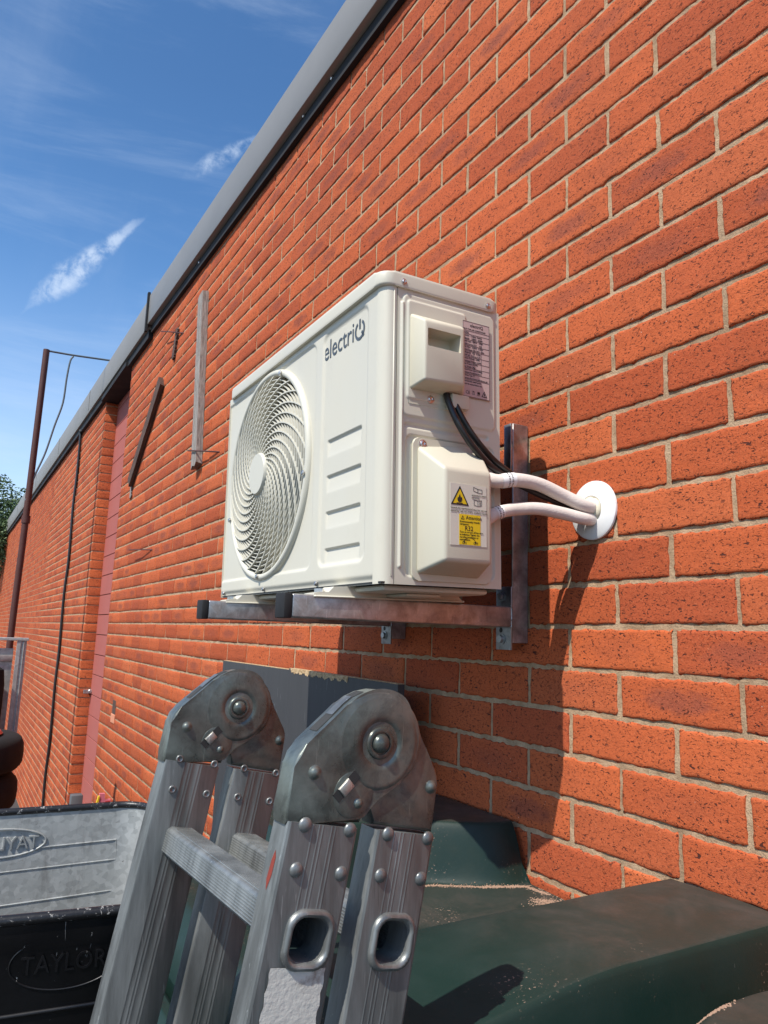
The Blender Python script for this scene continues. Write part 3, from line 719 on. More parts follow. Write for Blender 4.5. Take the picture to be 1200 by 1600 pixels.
# open books
for cx, cz, w, h, tl in ((-.0975, .1520, .0085, .0070, .0015), (-.0975, .1315, .0075, .0100, 0)):
    for sg in (-1, 1):
        q = [(cx, cz - h * .5), (cx + sg * w, cz - h * .35 - sg * tl), (cx + sg * w, cz + h * .5 - sg * tl), (cx, cz + h * .38)]
        for a in range(4):
            A = Vector(q[a]); B = Vector(q[(a + 1) % 4]); d = (B - A).normalized() * .0003; n_ = Vector((-d.y, d.x))
            prism(bm, [tuple(A - d - n_), tuple(B + d - n_), tuple(B + d + n_), tuple(A - d + n_)], 0, .0002, ps)
prism(bm, [(-.0940, .1285), (-.0925, .1285), (-.0925, .1325), (-.0940, .1325)], 0, .0003, ps); prism(bm, [(-.0940, .1335), (-.0925, .1335), (-.0925, .1348), (-.0940, .1348)], 0, .0003, ps)
py = lambda a, b, h: Vector((a, -.0633 - h, b))
arcbar(bm, -.1180, .0665, .0072, .0008, R(95), R(170), py, 8, .0002); arcbar(bm, -.1100, .0665, .0072, .0008, R(85), R(10), py, 8, .0002)
for cx in (-.1252, -.1028): prism(bm, [(cx - .0015, .0690), (cx + .0015, .0690), (cx, .0664)], 0, .0003, py)
bmo('symbol_print', bm, 'ink', stk)
bm = bmesh.new(); prism(bm, ii, 0, .0001, lambda a, b, h: Vector((a, -.0630 - h, b))); bmo('triangle_field', bm, 'yellow', stk)
# rating label: ruled table of specification lines
rl = box('rating_label', (-.0850, -.0060, .3290), (-.0265, -.0052, .4670), 'pinklab', ac)
T = []; yl = -.0062
side_text('electriQ', .0085, -.0690, .4575, T, yl); side_text('SPLIT TYPE AIR CONDITIONER', .0040, -.0835, .4510, T, yl, .88)
rowsT = ['MODEL', 'Function   Cooling  Heating', 'Capacity     3500W   3500W', 'Rated Input  1090W    970W', 'Rated Current 4.7A     4.2A', 'Max. Input   2150W   2150W', 'Power Supply 220-240V~ 50Hz', 'Refrigerant   R32   0.55kg', 'GWP 675  CO2 eq. 0.37t', 'Suction Pressure 1.8MPa', 'Discharge Pressure 4.3MPa', 'Max Pressure 4.3MPa', 'Net Weight 24kg', 'Sound Power Level 63dB(A)', 'Moisture Protection IPX4', 'Climate Type T1', 'Contains fluorinated greenhouse gas', 'Hermetically sealed system', 'Read the manual before use']
for i, s in enumerate(rowsT): side_text(s, .0044, -.0832, .4445 - i * .0052, T, yl, .80)
side_text('CE', .0080, -.0790, .3345, T, yl); side_text('UK', .0045, -.0655, .3385, T, yl); side_text('CA', .0045, -.0655, .3345, T, yl)
join_meshes('print', T, 'ink', rl)
bm = bmesh.new(); pr = lambda a, b, h: Vector((a, -.0061 - h, b))
def barr(x0, z0, x1, z1): prism(bm, [(x0, z0), (x1, z0), (x1, z1), (x0, z1)], 0, .0002, pr)
for z in [.3295, .4660, .4490] + [.4430 - i * .0104 for i in range(9)]: barr(-.0845, z, -.0270, z + .0005)
for x in (-.0848, -.0274): barr(x, .3290, x + .0005, .4665)
for x in (-.0610, -.0450): barr(x, .3700, x + .0004, .4430)
tri(bm, -.0385, .3335, .0125, .0110, .0010, pr); barr(-.0395, .3360, -.0375, .3395)
barr(-.0540, .3345, -.0475, .3352); barr(-.0535, .3365, -.0480, .3410)
bmo('ruling', bm, 'ink', rl)
# underside pressings and feet
bm = bmesh.new(); bbox(bm, (XF + .018, .02, -.010), (-.012, W_ - .02, .001), .006, 2)
for y in (.09, .33, .52, .70): bbox(bm, (-.16, y - .04, -.016), (-.09, y + .04, -.010), .004, 2)
bmo('base_pan', bm, 'ac', ac, 40)
def foot(y):
    bm = bmesh.new()
    prof = [(-.298, -.0195), (-.298, -.0125), (-.286, -.0105), (-.272, -.0105), (-.262, -.001), (-.235, .0005), (-.03, .0005), (-.012, -.004), (.0, -.0150), (.004, -.0195)]
    A = [bm.verts.new((x, y - .020, z)) for x, z in prof]; B = [bm.verts.new((x, y + .020, z)) for x, z in prof]
    for i in range(len(prof)): j = (i + 1) % len(prof); bm.faces.new([A[i], A[j], B[j], B[i]])
    bm.faces.new(A[::-1]); bm.faces.new(B)
    fo = bmo('foot', bm, 'ac', ac, 30)
    bx = bmesh.new(); bbox(bx, (-.300, y - .026, -.0200), (.004, y + .026, -.0165), .0015, 1); bmo('foot_flange', bx, 'ac', fo, 30)
    lobj('foot_bolt', [(.0085, 0), (.0085, .007), (0, .0075)], (-.280, y, -.0115), (0, 0, 1), 'chrome', fo, 6)
foot(.136); foot(.589)

# ------------------------------------------------------------------ wall brackets
def bracket(y, label):
    b = empty('wall_bracket', label, 'bracket', (0, y, 0), 'wall brackets under the air conditioner')
    bm = bmesh.new(); bbox(bm, (-.500, 0, .0255), (-.0405, .038, .0645), .0035, 3); arm = bmo('support_arm', bm, 'steel', b, 40)
    bm = bmesh.new(); bbox(bm, (-.514, -.0008, .0247), (-.4995, .0388, .0653), .002, 2); bmo('end_cap', bm, 'black', b, 40)
    bm = bmesh.new(); bbox(bm, (-.040, .0025, -.004), (-.001, .0062, .432), .001, 1); bbox(bm, (-.0036, .0063, -.004), (-.001, .046, .432), .0008, 1); bmo('wall_rail', bm, 'steel', b, 40)
    bm = bmesh.new(); bbox(bm, (-.0445, .0045, .33), (-.0405, .026, .432), .0015, 2); bmo('fixing_plate', bm, 'zinc', b, 40); bm = bmesh.new(); bbox(bm, (-.0445, .001, -.0175), (-.0405, .047, .104), .0015, 2); pl_ = bmo('fixing_plate', bm, 'zinc', b, 40)
    for z in (.003, .085):
        lobj('plate_bolt', [(.0105, 0), (.0105, .002), (.0075, .0025), (.0072, .008), (0, .0085)], (-.0445, .028, z), (-1, 0, 0), 'zinc', pl_, 6 if z > .05 else 16)
    lobj('plate_hole', [(.0050, .0002), (0, .0003)], (-.0447, .031, .020), (-1, 0, 0), 'hole', pl_, 14)
    # weld bead between arm and plate
    pts = [(-.043, .0015, .026 + .0385 * i / 14 + random.uniform(-.0008, .0008)) for i in range(15)]
    bm = bmesh.new(); tube(bm, pts, lambda t: .0030 + .0008 * math.sin(t * 40), 8); bmo('weld_bead', bm, 'zinc', b, 60)
    return b
bracket(1.115, 'steel wall bracket with black end cap nearest the camera under the unit')
bracket(1.565, 'steel wall bracket with black end cap at the far end of the unit')

# ------------------------------------------------------------------ pipes, cables, wall collar
fl_ = empty('wall_collar', 'round white plastic collar where the pipes enter the brick wall', 'wall collar', (0, .941, .235))
lobj('collar_disc', [(.0225, .001), (.0235, .008), (.0260, .0100), (.049, .0065), (.0530, .0040), (.0535, .0003)], (0, 0, 0), (-1, 0, 0), 'white', fl_, 64)
def lump(bm, c, r, seed, sq=(1, 1, 1), sub=3):
    rr = bmesh.ops.create_icosphere(bm, subdivisions=sub, radius=1.0); rs = random.Random(seed); ph = [rs.uniform(0, 6) for _ in range(6)]
    for v in rr['verts']:
        d = v.co.copy(); k = 1 + .13 * math.sin(d.x * 5 + ph[0]) * math.sin(d.y * 6 + ph[1]) + .09 * math.sin(d.z * 9 + ph[2]) * math.sin(d.x * 11 + ph[3])
        v.co = Vector(c) + Vector((d.x * sq[0], d.y * sq[1], d.z * sq[2])) * r * k
bm = bmesh.new(); lump(bm, (-.004, 0, 0), .0245, 3, (.55, 1, 1)); bmo('filler_putty', bm, 'putty', fl_, True)
def xpath(L): return [onX(u, v, x) for u, v, x in L]
def pipe(L, r, label, bands):
    P = catmull(xpath(L), 10); bm = bmesh.new(); tube(bm, P, lambda t: r * (1 + .012 * math.sin(t * 23)), 24)
    o = bmo('insulated_pipe', bm, 'foam', None, 60)
    tag(o, label, 'pipe', 'insulated pipes into the wall')
    for a, b in bands:
        bm = bmesh.new(); tube(bm, P[a:b], r + .0007, 24, False); k = bmo('paper_band', bm, 'white', o, 60)
        bm = bmesh.new()
        c = P[(a + b) // 2]; t = (P[b] - P[a]).normalized(); up = Vector((0, 0, 1)); n0 = (CAM - c); n0 = (n0 - t * n0.dot(t)).normalized(); up = t.cross(n0)
        for ln in range(2):
            for q in range(11):
                an_ = R(-72 + q * 14 + random.uniform(-2, 2)); rad = r + .0010
                ctr = c + t * (ln * .006 - .003) + (n0 * math.cos(an_) + up * math.sin(an_)) * rad; nn = (n0 * math.cos(an_) + up * math.sin(an_)); tt = t.cross(nn)
                w, h = .0007, .0016
                vs = [bm.verts.new(ctr + t * (sx * h * random.uniform(.6, 1)) + tt * (sy * w)) for sx, sy in ((-1, -1), (1, -1), (1, 1), (-1, 1))]; bm.faces.new(vs)
        bmo('band_print', bm, 'ink', k)
    return o
pipe([(760, 748, -.215), (778, 752, -.198), (806, 750, -.165), (842, 757, -.118), (880, 775, -.070), (915, 791, -.030), (934, 795, .012)], .0120, 'upper cream insulated pipe curving from the valve cover to the wall collar', [(12, 20)])
pipe([(760, 812, -.215), (776, 802, -.198), (804, 796, -.162), (842, 795, -.118), (882, 803, -.070), (915, 811, -.030), (934, 812, .012)], .0110, 'lower cream insulated pipe curving from the valve cover to the wall collar', [(9, 14)])
def cable(L, r, label):
    bm = bmesh.new(); tube(bm, catmull([onY(u, v, y) for u, v, y in L], 8), r, 12); o = bmo('power_cable', bm, 'cable', None, 60); tag(o, label, 'cable', 'black cables from the terminal cover')
cable([(697, 612, .990), (701, 628, .984), (716, 662, .972), (738, 697, .968), (766, 728, .972), (801, 752, .976), (850, 776, .966), (905, 800, .955), (928, 806, .95)], .0056, 'black cable under its twin, leaving the terminal cover towards the pipes')
cable([(707, 614, .990), (711, 630, .984), (727, 662, .976), (750, 695, .972), (777, 724, .976), (810, 747, .982), (856, 772, .972), (907, 798, .96), (928, 803, .953)], .0054, 'black cable above its twin, leaving the terminal cover towards the pipes')

# ------------------------------------------------------------------ folding ladder
LA = Vector((-.634, .584, -.092)); LD = Vector((-.057, .998, 0)).normalized(); LE = Vector((-LD.y, LD.x, 0)); LW = .32
lad = empty('folding_ladder', 'folded aluminium multi-position ladder with two large locking hinges in the foreground', 'ladder', (LA.x - .32, LA.y + .16, GZ))
LO = lad.location.copy()
def lp(a, b, k): return LA + LE * a + Vector((0, 0, b)) + LD * k - LO
ST = .028
DIRV = Vector((.193, -1.0)).normalized(); PRP = Vector((DIRV.y, -DIRV.x))     # along stile (down), across (towards +e is -PRP)
def stile(k0, e_top, z_top, wid, thick, L=1.66):
    """C-section beam with ribs on its outer faces"""
    bm = bmesh.new(); ax = Vector((.193, -1.0)).normalized(); cr = Vector((1.0, .193)).normalized()
    o = Vector((e_top, z_top)); nP = []
    # cross-section in (c, d): c across, d along LD ; small ribs proud of both flat faces
    def face(dsign, dbase):
        pts = [(0.0, dbase)]
        for cc in (.0225, .0260, .0345, .0380, .0440):
            for q, h in ((-.0010, 0), (-.0004, .00020), (.0004, .00020), (.0010, 0)): pts.append((cc + q, dbase - dsign * h))
        pts.append((wid, dbase)); return pts
    r = .003
    sec = []
    f0 = face(1, 0); f1 = face(-1, thick)[::-1]
    f0[0] = (r, 0); f0[-1] = (wid - r, 0); f1[0] = (wid - r, thick); f1[-1] = (r, thick)
    sec = f0 + [(wid - r * .3, r * .3), (wid, r)] + [(wid, thick - r), (wid - r * .3, thick - r * .3)] + f1 + [(r * .3, thick - r * .3), (0, thick - r), (0, r), (r * .3, r * .3)]
    A = []; B = []
    for c, d in sec:
        p = o + cr * c; A.append(bm.verts.new(lp(p.x, p.y, k0 + d))); p2 = p + ax * L; B.append(bm.verts.new(lp(p2.x, p2.y, k0 + d)))
    n = len(sec)
    for i in range(n): j = (i + 1) % n; bm.faces.new([A[i], A[j], B[j], B[i]])
    bm.faces.new(A); bm.faces.new(B[::-1])
    return bmo('stile', bm, 'alu', lad, 25)
PL1 = [(.0907, -.0600), (.0907, -.0477), (.0844, -.0156), (.0811, -.0059), (.0735, .0020), (.0624, .0111), (.0468, .0237), (.0370, .0322), (.0279, .0385), (.0165, .0429), (.0048, .0447), (-.0060, .0440), (-.0150, .0410), (-.0235, .0368), (-.0309, .0307), (-.0368, .0235), (-.0412, .0155), (-.0440, .0060), (-.0440, -.0050), (-.0415, -.0160), (-.0373, -.0248), (-.0300, -.0318), (-.0208, -.0375), (-.0080, -.0440), (.0020, -.0490), (.0120, -.0540), (.0180, -.0600), (.0190, -.0660), (.0797, -.0580)]
PL2 = [(-.0300, .030), (-.0450, .0080), (-.0520, -.0080), (-.0578, -.0187), (-.0640, -.0280), (-.0663, -.0340), (-.0655, -.0414), (-.0611, -.0830), (.0054, -.0690), (.0045, -.0535), (.0120, -.0420), (.030, 0), (.015, .028)]
def hinge(k0, near):
    bm = bmesh.new(); s = 1
    fn = lambda a, b, h: lp(a, b, k0 + h)
    prism(bm, PL1, .0020, .0260, fn, .0030, 4)
    h = bmo('locking_hinge', bm, 'hinge', lad, 35)
    bm = bmesh.new(); prism(bm, PL2, .0050, .0230, fn, .0030, 3); bmo('hinge_plate', bm, 'hinge', h, 35)
    bm = bmesh.new(); pd = [(p[0] * .93 - .0006, p[1] * .93) for p in PL1[8:24]] + [(.004, -.046), (.030, -.024), (.052, .012)]
    # raised round field pressed out of the plate
    for kk, sg in ((0, 1),):
        NT, prevr = 64, None
        for (a0_, rr_) in [(q, None) for q in range(14)]:
            cur_ = []
            f = a0_ / 13
            for q in range(NT):
                th = 2 * math.pi * q / NT; low = ss(math.cos(th + .75), -.25, .45)      # 1 on the lower right side
                low = float(low); ro = .0405 * low + .0470 * (1 - low); ri = .0375 * low + .0240 * (1 - low)
                r_ = .0150 + (ro - .0150) * f
                k_ = .0024 - .0016 * float(ss(r_, ro, ri)) + .0021 * float(ss(r_, .0225, .0150))
                cur_.append(bm.verts.new(lp(.0008 - r_ * math.cos(th), -.001 + r_ * math.sin(th), k0 + k_)))
            if prevr:
                for q in range(NT): bm.faces.new([prevr[q], prevr[(q + 1) % NT], cur_[(q + 1) % NT], cur_[q]])
            prevr = cur_
    bmo('pressed_ring', bm, 'hinge', h, 60)
    bm = bmesh.new()
    for kk, sg in ((0, 1),):
        lathe(bm, [(.0152, .0030 * sg), (.0138, .0019 * sg), (.0136, .0006 * sg), (.0128, .0000), (.0098, .0004 * sg), (.0095, .0016 * sg), (.0084, .0016 * sg), (.0080, -.0006 * sg), (.0068, -.0026 * sg), (.0042, -.0042 * sg), (0, -.0047 * sg)], lp(.0008, -.001, k0 + kk), LD, 32)
    bmo('pivot_bolt', bm, 'hinge', h, 50)
    # latch disc, slot and sliding tongue
    bm = bmesh.new()
    for kk, sg in ((0, 1),):
        c = lp(.0270, -.0420, k0 + kk); lathe(bm, [(.0195, .0024 * sg), (.0192, .0016 * sg), (.0180, .0013 * sg), (0, .0013 * sg)], c, LD, 40)
    bmo('latch_disc', bm, 'hinge', h, 50)
    d = Vector((.0204, -.0188)).normalized(); n = Vector((-d.y, d.x)); c = Vector((.0341, -.0344))
    def rect(c, hl, hw): return [tuple(c + d * a * hl + n * b * hw) for a, b in ((-1, -1), (1, -1), (1, 1), (-1, 1))]
    bm = bmesh.new(); prism(bm, rect(c, .0140, .0047), .0009, .0019, fn); bmo('latch_slot', bm, 'hole', h)
    bm = bmesh.new(); prism(bm, rect(c + d * .0014, .0062, .0045), -.0018, .0300, fn, .0008, 2); bmo('latch_tongue', bm, 'latch', h, 40)
    for a, b, r in ((.0653, -.0213, .0050), (.0220, -.0495, .0045), (-.0585, -.0430, .0050), (.0503, -.0503, .0036)):
        if b == -.0503: continue
        z0 = .0020 if a > 0 else .0050
        for kk, sg in ((z0, 1),):
            bm = bmesh.new(); lathe(bm, [(r * 1.25, .0004 * sg), (r * 1.2, -.0004 * sg), (r * .95, -.0008 * sg), (r * .8, -.0022 * sg), (r * .35, -.0032 * sg), (0, -.0033 * sg)], lp(a, b, k0 + kk), LD, 16); bmo('rivet', bm, 'hinge', h, 50)
    # open slots along the rolled top edge, with the bright drum inside
    def edgeq(i0, i1, lift, k0_, k1_, mt, nm):
        bm = bmesh.new(); A = []; B = []
        pts = [Vector(PL1[q]) for q in range(i0, i1 + 1)]
        for q, p in enumerate(pts):
            t = (pts[min(q + 1, len(pts) - 1)] - pts[max(q - 1, 0)]).normalized(); nrm = Vector((t.y, -t.x)); nrm = nrm if nrm.dot(p) > 0 else -nrm
            p = p + nrm * lift; A.append(bm.verts.new(lp(p.x, p.y, k0 + k0_))); B.append(bm.verts.new(lp(p.x, p.y, k0 + k1_)))
        for q in range(len(A) - 1): bm.faces.new([A[q], A[q + 1], B[q + 1], B[q]])
        bmo(nm, bm, mt, h, 60)
    edgeq(5, 9, .0004, .0075, .0205, 'hole', 'hinge_slot'); edgeq(6, 8, .0009, .0085, .0195, 'alu', 'hinge_drum')
    return h
RUNG = [.073, -.0085]       # across positions of the two rung columns
for k0 in (0., LW):
    near = k0 == 0
    k0h = k0
    # outlines are given on the camera-side plane of each stile pair
    pr_ = [stile(k0h, .0215, -.0700, .0680, ST), stile(k0h, -.0600, -.0850, .0635, ST)]
    if near: near_stiles = pr_
    hinge(k0h, near)
# rivets through stile tops
RV = [(.073, -.0613), (.030, -.0699), (.0793, -.0950), (.0372, -.1035), (-.009, -.0775), (-.0523, -.0859), (-.0024, -.1105), (-.0455, -.1190)]
for a, b in RV:
    bm = bmesh.new(); lathe(bm, [(.0060, .0005), (.0060, -.0003), (.0055, -.0013), (.0040, -.0023), (.0018, -.0029), (0, -.0030)], lp(a, b, 0), LD, 18); bmo('stile_rivet', bm, 'alu', lad, 60)
    bm = bmesh.new(); lathe(bm, [(.0046, .0005), (.0046, -.0006), (.0040, -.0014), (.0026, -.0014), (.0020, -.0004), (0, -.0004)], lp(a - .0012, b + .004, LW), LD, 18); bmo('stile_rivet', bm, 'alu', lad, 60)
# rungs with crimped flared ends
RC = [(.0658, -.1493), (-.0156, -.1651)]
ax2 = Vector((.193, -1.0)).normalized(); cr2 = Vector((1.0, .193)).normalized()
def rsec(c, hw, hh, r, n=6): return [tuple(Vector(c) + cr2 * x + ax2 * (-y)) for x, y in rrect(0, 0, hw, hh, r, n)]
for i in range(6):
    for j, c in enumerate(RC):
        c = Vector(c) + ax2 * (.28 * i)
        bm = bmesh.new(); O = rsec(c, .0172, .0150, .0060, 5)
        A = [bm.verts.new(lp(p[0], p[1], ST)) for p in O]; B = [bm.verts.new(lp(p[0], p[1], LW)) for p in O]; n = len(O)
        for q in range(n): bm.faces.new([A[q], A[(q + 1) % n], B[(q + 1) % n], B[q]])
        # grip ribs: thin ridges along the rung
        for q in range(9):
            y = -.0105 + .0026 * q
            for sx in (-1, 1):
                p0 = Vector(c) + cr2 * (sx * .0172) - ax2 * y
                tube(bm, [lp(p0.x, p0.y, ST), lp(p0.x, p0.y, LW)], .0007, 5, False)
        for q in range(10):
            x = -.0115 + .0026 * q; p0 = Vector(c) + cr2 * x - ax2 * .0150
            tube(bm, [lp(p0.x, p0.y, ST), lp(p0.x, p0.y, LW)], .0007, 5, False)
        rg = bmo('rung', bm, 'alu', lad, 30)
        # flared end: fluted ring standing proud of the near stile, dark opening inside
        prof = [(.0165, .0205, .0008), (.0222, .0226, -.0012), (.0212, .0216, -.0034), (.0190, .0195, -.0044), (.0172, .0178, -.0038), (.0162, .0166, -.0010), (.0152, .0156, .006), (.0150, .0154, .027)]
        prof[0] = (.0224, .0228, .0008)
        bm = bmesh.new(); RR = []
        nn = 48
        for pi, (hw, hh, kk) in enumerate(prof):
            ringv = []
            pts = rsec(c, hw, hh, min(hw, hh) * .66, 11)
            for q, p in enumerate(pts):
                w = .0005 if (q % 2 == 0 and pi in (1, 2, 3)) else 0
                ringv.append(bm.verts.new(lp(p[0], p[1], kk - w)))
            RR.append(ringv)
        m_ = len(RR[0])
        for a_, b_ in zip(RR, RR[1:]):
            for q in range(m_): bm.faces.new([a_[q], a_[(q + 1) % m_], b_[(q + 1) % m_], b_[q]])
        bmo('rung_flange', bm, 'alu', rg, 50)
        
for sti, c0 in zip(near_stiles, RC):
    cb_ = bmesh.new()
    for i in range(6):
        c = Vector(c0) + ax2 * (.28 * i); prism(cb_, rsec(c, .0158, .0162, .0105, 8), -.01, ST + .002, lambda a, b, h: lp(a, b, h))
    ct = bmo('cutter', cb_, 'alu', lad); boolean(sti, ct); sti.data.polygons.foreach_set('use_smooth', [False] * len(sti.data.polygons))
# worn paper label and a red scuff on the near stile
def cz(c, s, k): p = Vector((.0215, -.0700)) + cr2 * c + ax2 * s; return lp(p.x, p.y, k)
bm = bmesh.new(); q = []
nA, nB = 16, 30
gridv = [[bm.verts.new(cz(.0075 + .0500 * a / (nA - 1) + (.0007 * math.sin(b * 1.9) if a in (0, nA - 1) else 0), .1060 + .13 * b / (nB - 1), -.0013 - .0005 * abs(math.sin(a * 1.7 + b * 2.3)))) for b in range(nB)] for a in range(nA)]
for a in range(nA - 1):
    for b in range(nB - 1): bm.faces.new([gridv[a][b], gridv[a + 1][b], gridv[a + 1][b + 1], gridv[a][b + 1]])
wl = bmo('worn_label', bm, 'peel', lad, True)
bm = bmesh.new()
for c0_, s0_, c1_, s1_ in ((.015, .150, .050, .151), (.015, .150, .0155, .185), (.050, .151, .0500, .185), (.024, .158, .036, .176), (.036, .158, .044, .172), (.022, .156, .022, .180)):
    a_ = Vector((c0_, s0_)); b_ = Vector((c1_, s1_)); d_ = (b_ - a_).normalized() * .0004; n2 = Vector((-d_.y, d_.x))
    bm.faces.new([bm.verts.new(cz(q.x, q.y, -.0024)) for q in (a_ - n2, b_ - n2, b_ + n2, a_ + n2)])
bmo('label_drawing', bm, 'ink', wl)
bm = bmesh.new(); bm.faces.new([bm.verts.new(lp(*p)) for p in ((lambda t, d: ((Vector((.0215, -.07)) + cr2 * .0683 + ax2 * t).x, (Vector((.0215, -.07)) + cr2 * .0683 + ax2 * t).y, d))(t, d) for t, d in ((.024, .011), (.029, .008), (.043, .009), (.055, .013), (.047, .016), (.032, .014)))]); bmo('red_scuff', bm, 'redmark', lad)

# ------------------------------------------------------------------ green tank
def tank_h(X, Y):
    base = -.437 + .004 * np.sin(X * 9 + Y * 7)
    zA = -.337 - .030 * ss(X, -.30, -.62) + .0015 * np.sin(Y * 30 + X * 5)
    yb = .800 - .02 * ss(X, -.1, -.5)
    wA = ss(Y, .588, .612) * (1 - ss(Y, yb - .012, yb + .045 + .22 * ss(X, -.20, -.45)))
    z = base + (zA - base) * wA
    yB = 1.105 + .10 * ss(X, -.03, -.25)
    wB = ss(Y, yB - .004, yB + .050) * ss(X, -.50, -.44)
    z = z + (-.336 - z) * wB
    lobe = ss(1.25 - (((X + .21) / .21) ** 2 + ((Y - .485) / .080) ** 2), 0, 1.0); z += .078 * lobe * (1 - wA)
    z -= .10 * ss(X, -.585, -.70) * ss(Y, .60, .9)
    return z
def edge(t, n0, n1): return t
xs = np.concatenate([np.linspace(-.64, -.012, 260)]); yy = np.linspace(.15, 1.42, 420)
def tank_hf(X, Y):
    z = tank_h(X, Y); e = np.minimum(np.minimum(X + .64, 1.42 - Y), Y - .15); return z - .02 * np.clip(1 - e / .02, 0, 1) ** 2
tank = grid('storage_tank', xs, yy, tank_hf, lambda U, V, H: (U, V, H), 'green', None)
tag(tank, 'dark green moulded plastic tank with raised blocks on top against the brick wall', 'plastic tank')
def tank_side():
    bm = bmesh.new(); ring_ = [(x, .15) for x in xs[::6]] + [(xs[-1], y) for y in yy[::8]] + [(x, 1.42) for x in xs[::-6]] + [(xs[0], y) for y in yy[::-8]]
    A = []; B = []
    for x, y in ring_: A.append(bm.verts.new((x, y, float(tank_hf(np.array(x), np.array(y)))))); B.append(bm.verts.new((x, y, GZ)))
    for i in range(len(A)):
        j = (i + 1) % len(A); bm.faces.new([A[i], A[j], B[j], B[i]])
    bmo('tank_wall', bm, 'green', tank, 30)
    xs2 = np.linspace(-1.0, -.642, 60); y2 = np.linspace(1.0, 1.37, 60)
    bm = bmesh.new(); bbox(bm, (-.690, .99, GZ), (-.6425, 1.33, -.500), .03, 4); bmo('tank_shoulder', bm, 'green', tank, 40)
tank_side()
# brick dust lying in the fold and in patches
def dustpile(pts, w, n, seed, label, grp='patches of brick dust on the green tank'):
    rs = random.Random(seed); bm = bmesh.new()
    for i in range(n):
        t = rs.random() * (len(pts) - 1); k = min(int(t), len(pts) - 2); f = t - k
        x = pts[k][0] * (1 - f) + pts[k + 1][0] * f + rs.gauss(0, w) * (1 + 2.2 * (rs.random() < .2)); y = pts[k][1] * (1 - f) + pts[k + 1][1] * f + rs.gauss(0, w)
        x = min(x, -.014); z = float(tank_hf(np.array(x), np.array(y))); s = rs.uniform(.0004, .0014)
        rr = bmesh.ops.create_icosphere(bm, subdivisions=1, radius=1)
        for v in rr['verts']: v.co = Vector((x, y, z + s * .3)) + Vector((v.co.x * s * rs.uniform(.7, 1.5), v.co.y * s * rs.uniform(.7, 1.5), v.co.z * s * .6))
    o = bmo('brick_dust', bm, 'dust'); o['kind'] = 'stuff'; o['label'] = label; o['category'] = 'brick dust'
dustpile([(-.30, 1.198), (-.25, 1.197), (-.17, 1.167), (-.10, 1.122), (-.06, 1.104), (-.03, 1.09), (-.02, 1.04)], .0022, 2600, 1, 'line of pale brick crumbs lying in the fold of the green tank')
dustpile([(-.06, 1.03), (-.02, .99)], .007, 900, 5, 'small heap of pale brick crumbs at the foot of the wall on the tank')
p = onZ(1095, 1580, -.358); dustpile([(p.x - .02, p.y + .004), (p.x + .03, p.y - .004)], .004, 900, 2, 'patch of pale brick crumbs on the near lower lobe of the tank')


# ------------------------------------------------------------------ grey boards
def board(y0, y1, zt0, zt1, x, label, chip=None, zb=GZ):
    b = empty('melamine_board', label, 'board', (x, (y0 + y1) / 2, GZ), 'dark grey boards leaning by the wall'); o = b.location
    P = [(x - .018, y0, zb), (x, y0, zb), (x, y1, zb), (x - .018, y1, zb), (x - .018, y0, zt0), (x, y0, zt0), (x, y1, zt1), (x - .018, y1, zt1)]
    hexa('board_face', [tuple(Vector(p) - o) for p in P], 'board', b, .0008, 1)
    bm = bmesh.new(); strip(bm, y0 + .002, y1 - .002, zt0 + .0015, zt1 + .0015, .0012, x - .0175 , x - .0005)
    for v in bm.verts: v.co -= o
    bmo('raw_edge', bm, 'chip', b)
    if chip:
        bm = bmesh.new(); n = 90; A = []; B = []
        for i in range(n + 1):
            y = chip[0] + (chip[1] - chip[0]) * i / n; zt = lin(y, y0, zt0, y1, zt1); d = .011 + .003 * math.sin(i * .63) + random.uniform(-.003, .003)
            if i in (0, n): d = .001
            A.append((x - .0188, y, zt + .0005)); B.append((x - .0190, y, zt - d))
        for i in range(n):
            vs = [bm.verts.new(Vector(p) - o) for p in (A[i], A[i + 1], B[i + 1], B[i])]; bm.faces.new(vs)
        bmo('broken_edge', bm, 'chip', b)
board(2.040, 2.645, -.1045, -.1045, -.085, 'plain dark grey board standing by the wall behind the far ladder hinge')
board(1.425, 2.034, -.1030, -.1000, -.088, 'dark grey board with a broken chipboard top edge behind the ladder', (1.66, 2.02))

# ------------------------------------------------------------------ open steel bin
FRZ = -.5
cor = [Vector((-.425, 1.42)), Vector((-1.62, 1.60)), Vector((-1.62, 2.36)), Vector((-.422, 2.285))]   # NR NL FL FR
binr = empty('metal_bin', 'open black and galvanised steel waste bin standing at the lower left', 'waste bin', (-1.0, 1.9, GZ)); BO = binr.location
def binloop(off, z, shrink=0., rad=.09, n=7):
    c0 = sum(cor, Vector((0, 0))) / 4; out = []
    q = [c0 + (c - c0) * (1 - shrink) for c in cor]
    m4 = len(q)
    for i in range(4):
        p, a, b = q[i], q[i - 1], q[(i + 1) % 4]; u = (a - p).normalized(); w = (b - p).normalized()
        bis = (u + w).normalized(); ca = u.dot(w); half = math.acos(max(-1, min(1, ca))) / 2; dist = (rad) / math.sin(half); ctr = p + bis * (dist + off / math.sin(half) * 1.0)
        s = p + u * (rad / math.tan(half)); e = p + w * (rad / math.tan(half))
        d0 = (s - (p + bis * dist)).normalized(); d1 = (e - (p + bis * dist)).normalized(); c1 = p + bis * dist
        for k in range(n + 1):
            t = k / n; d = (d0 * (1 - t) + d1 * t).normalized(); out.append(Vector((c1.x + d.x * (rad - off), c1.y + d.y * (rad - off), z)) - BO)
    return out
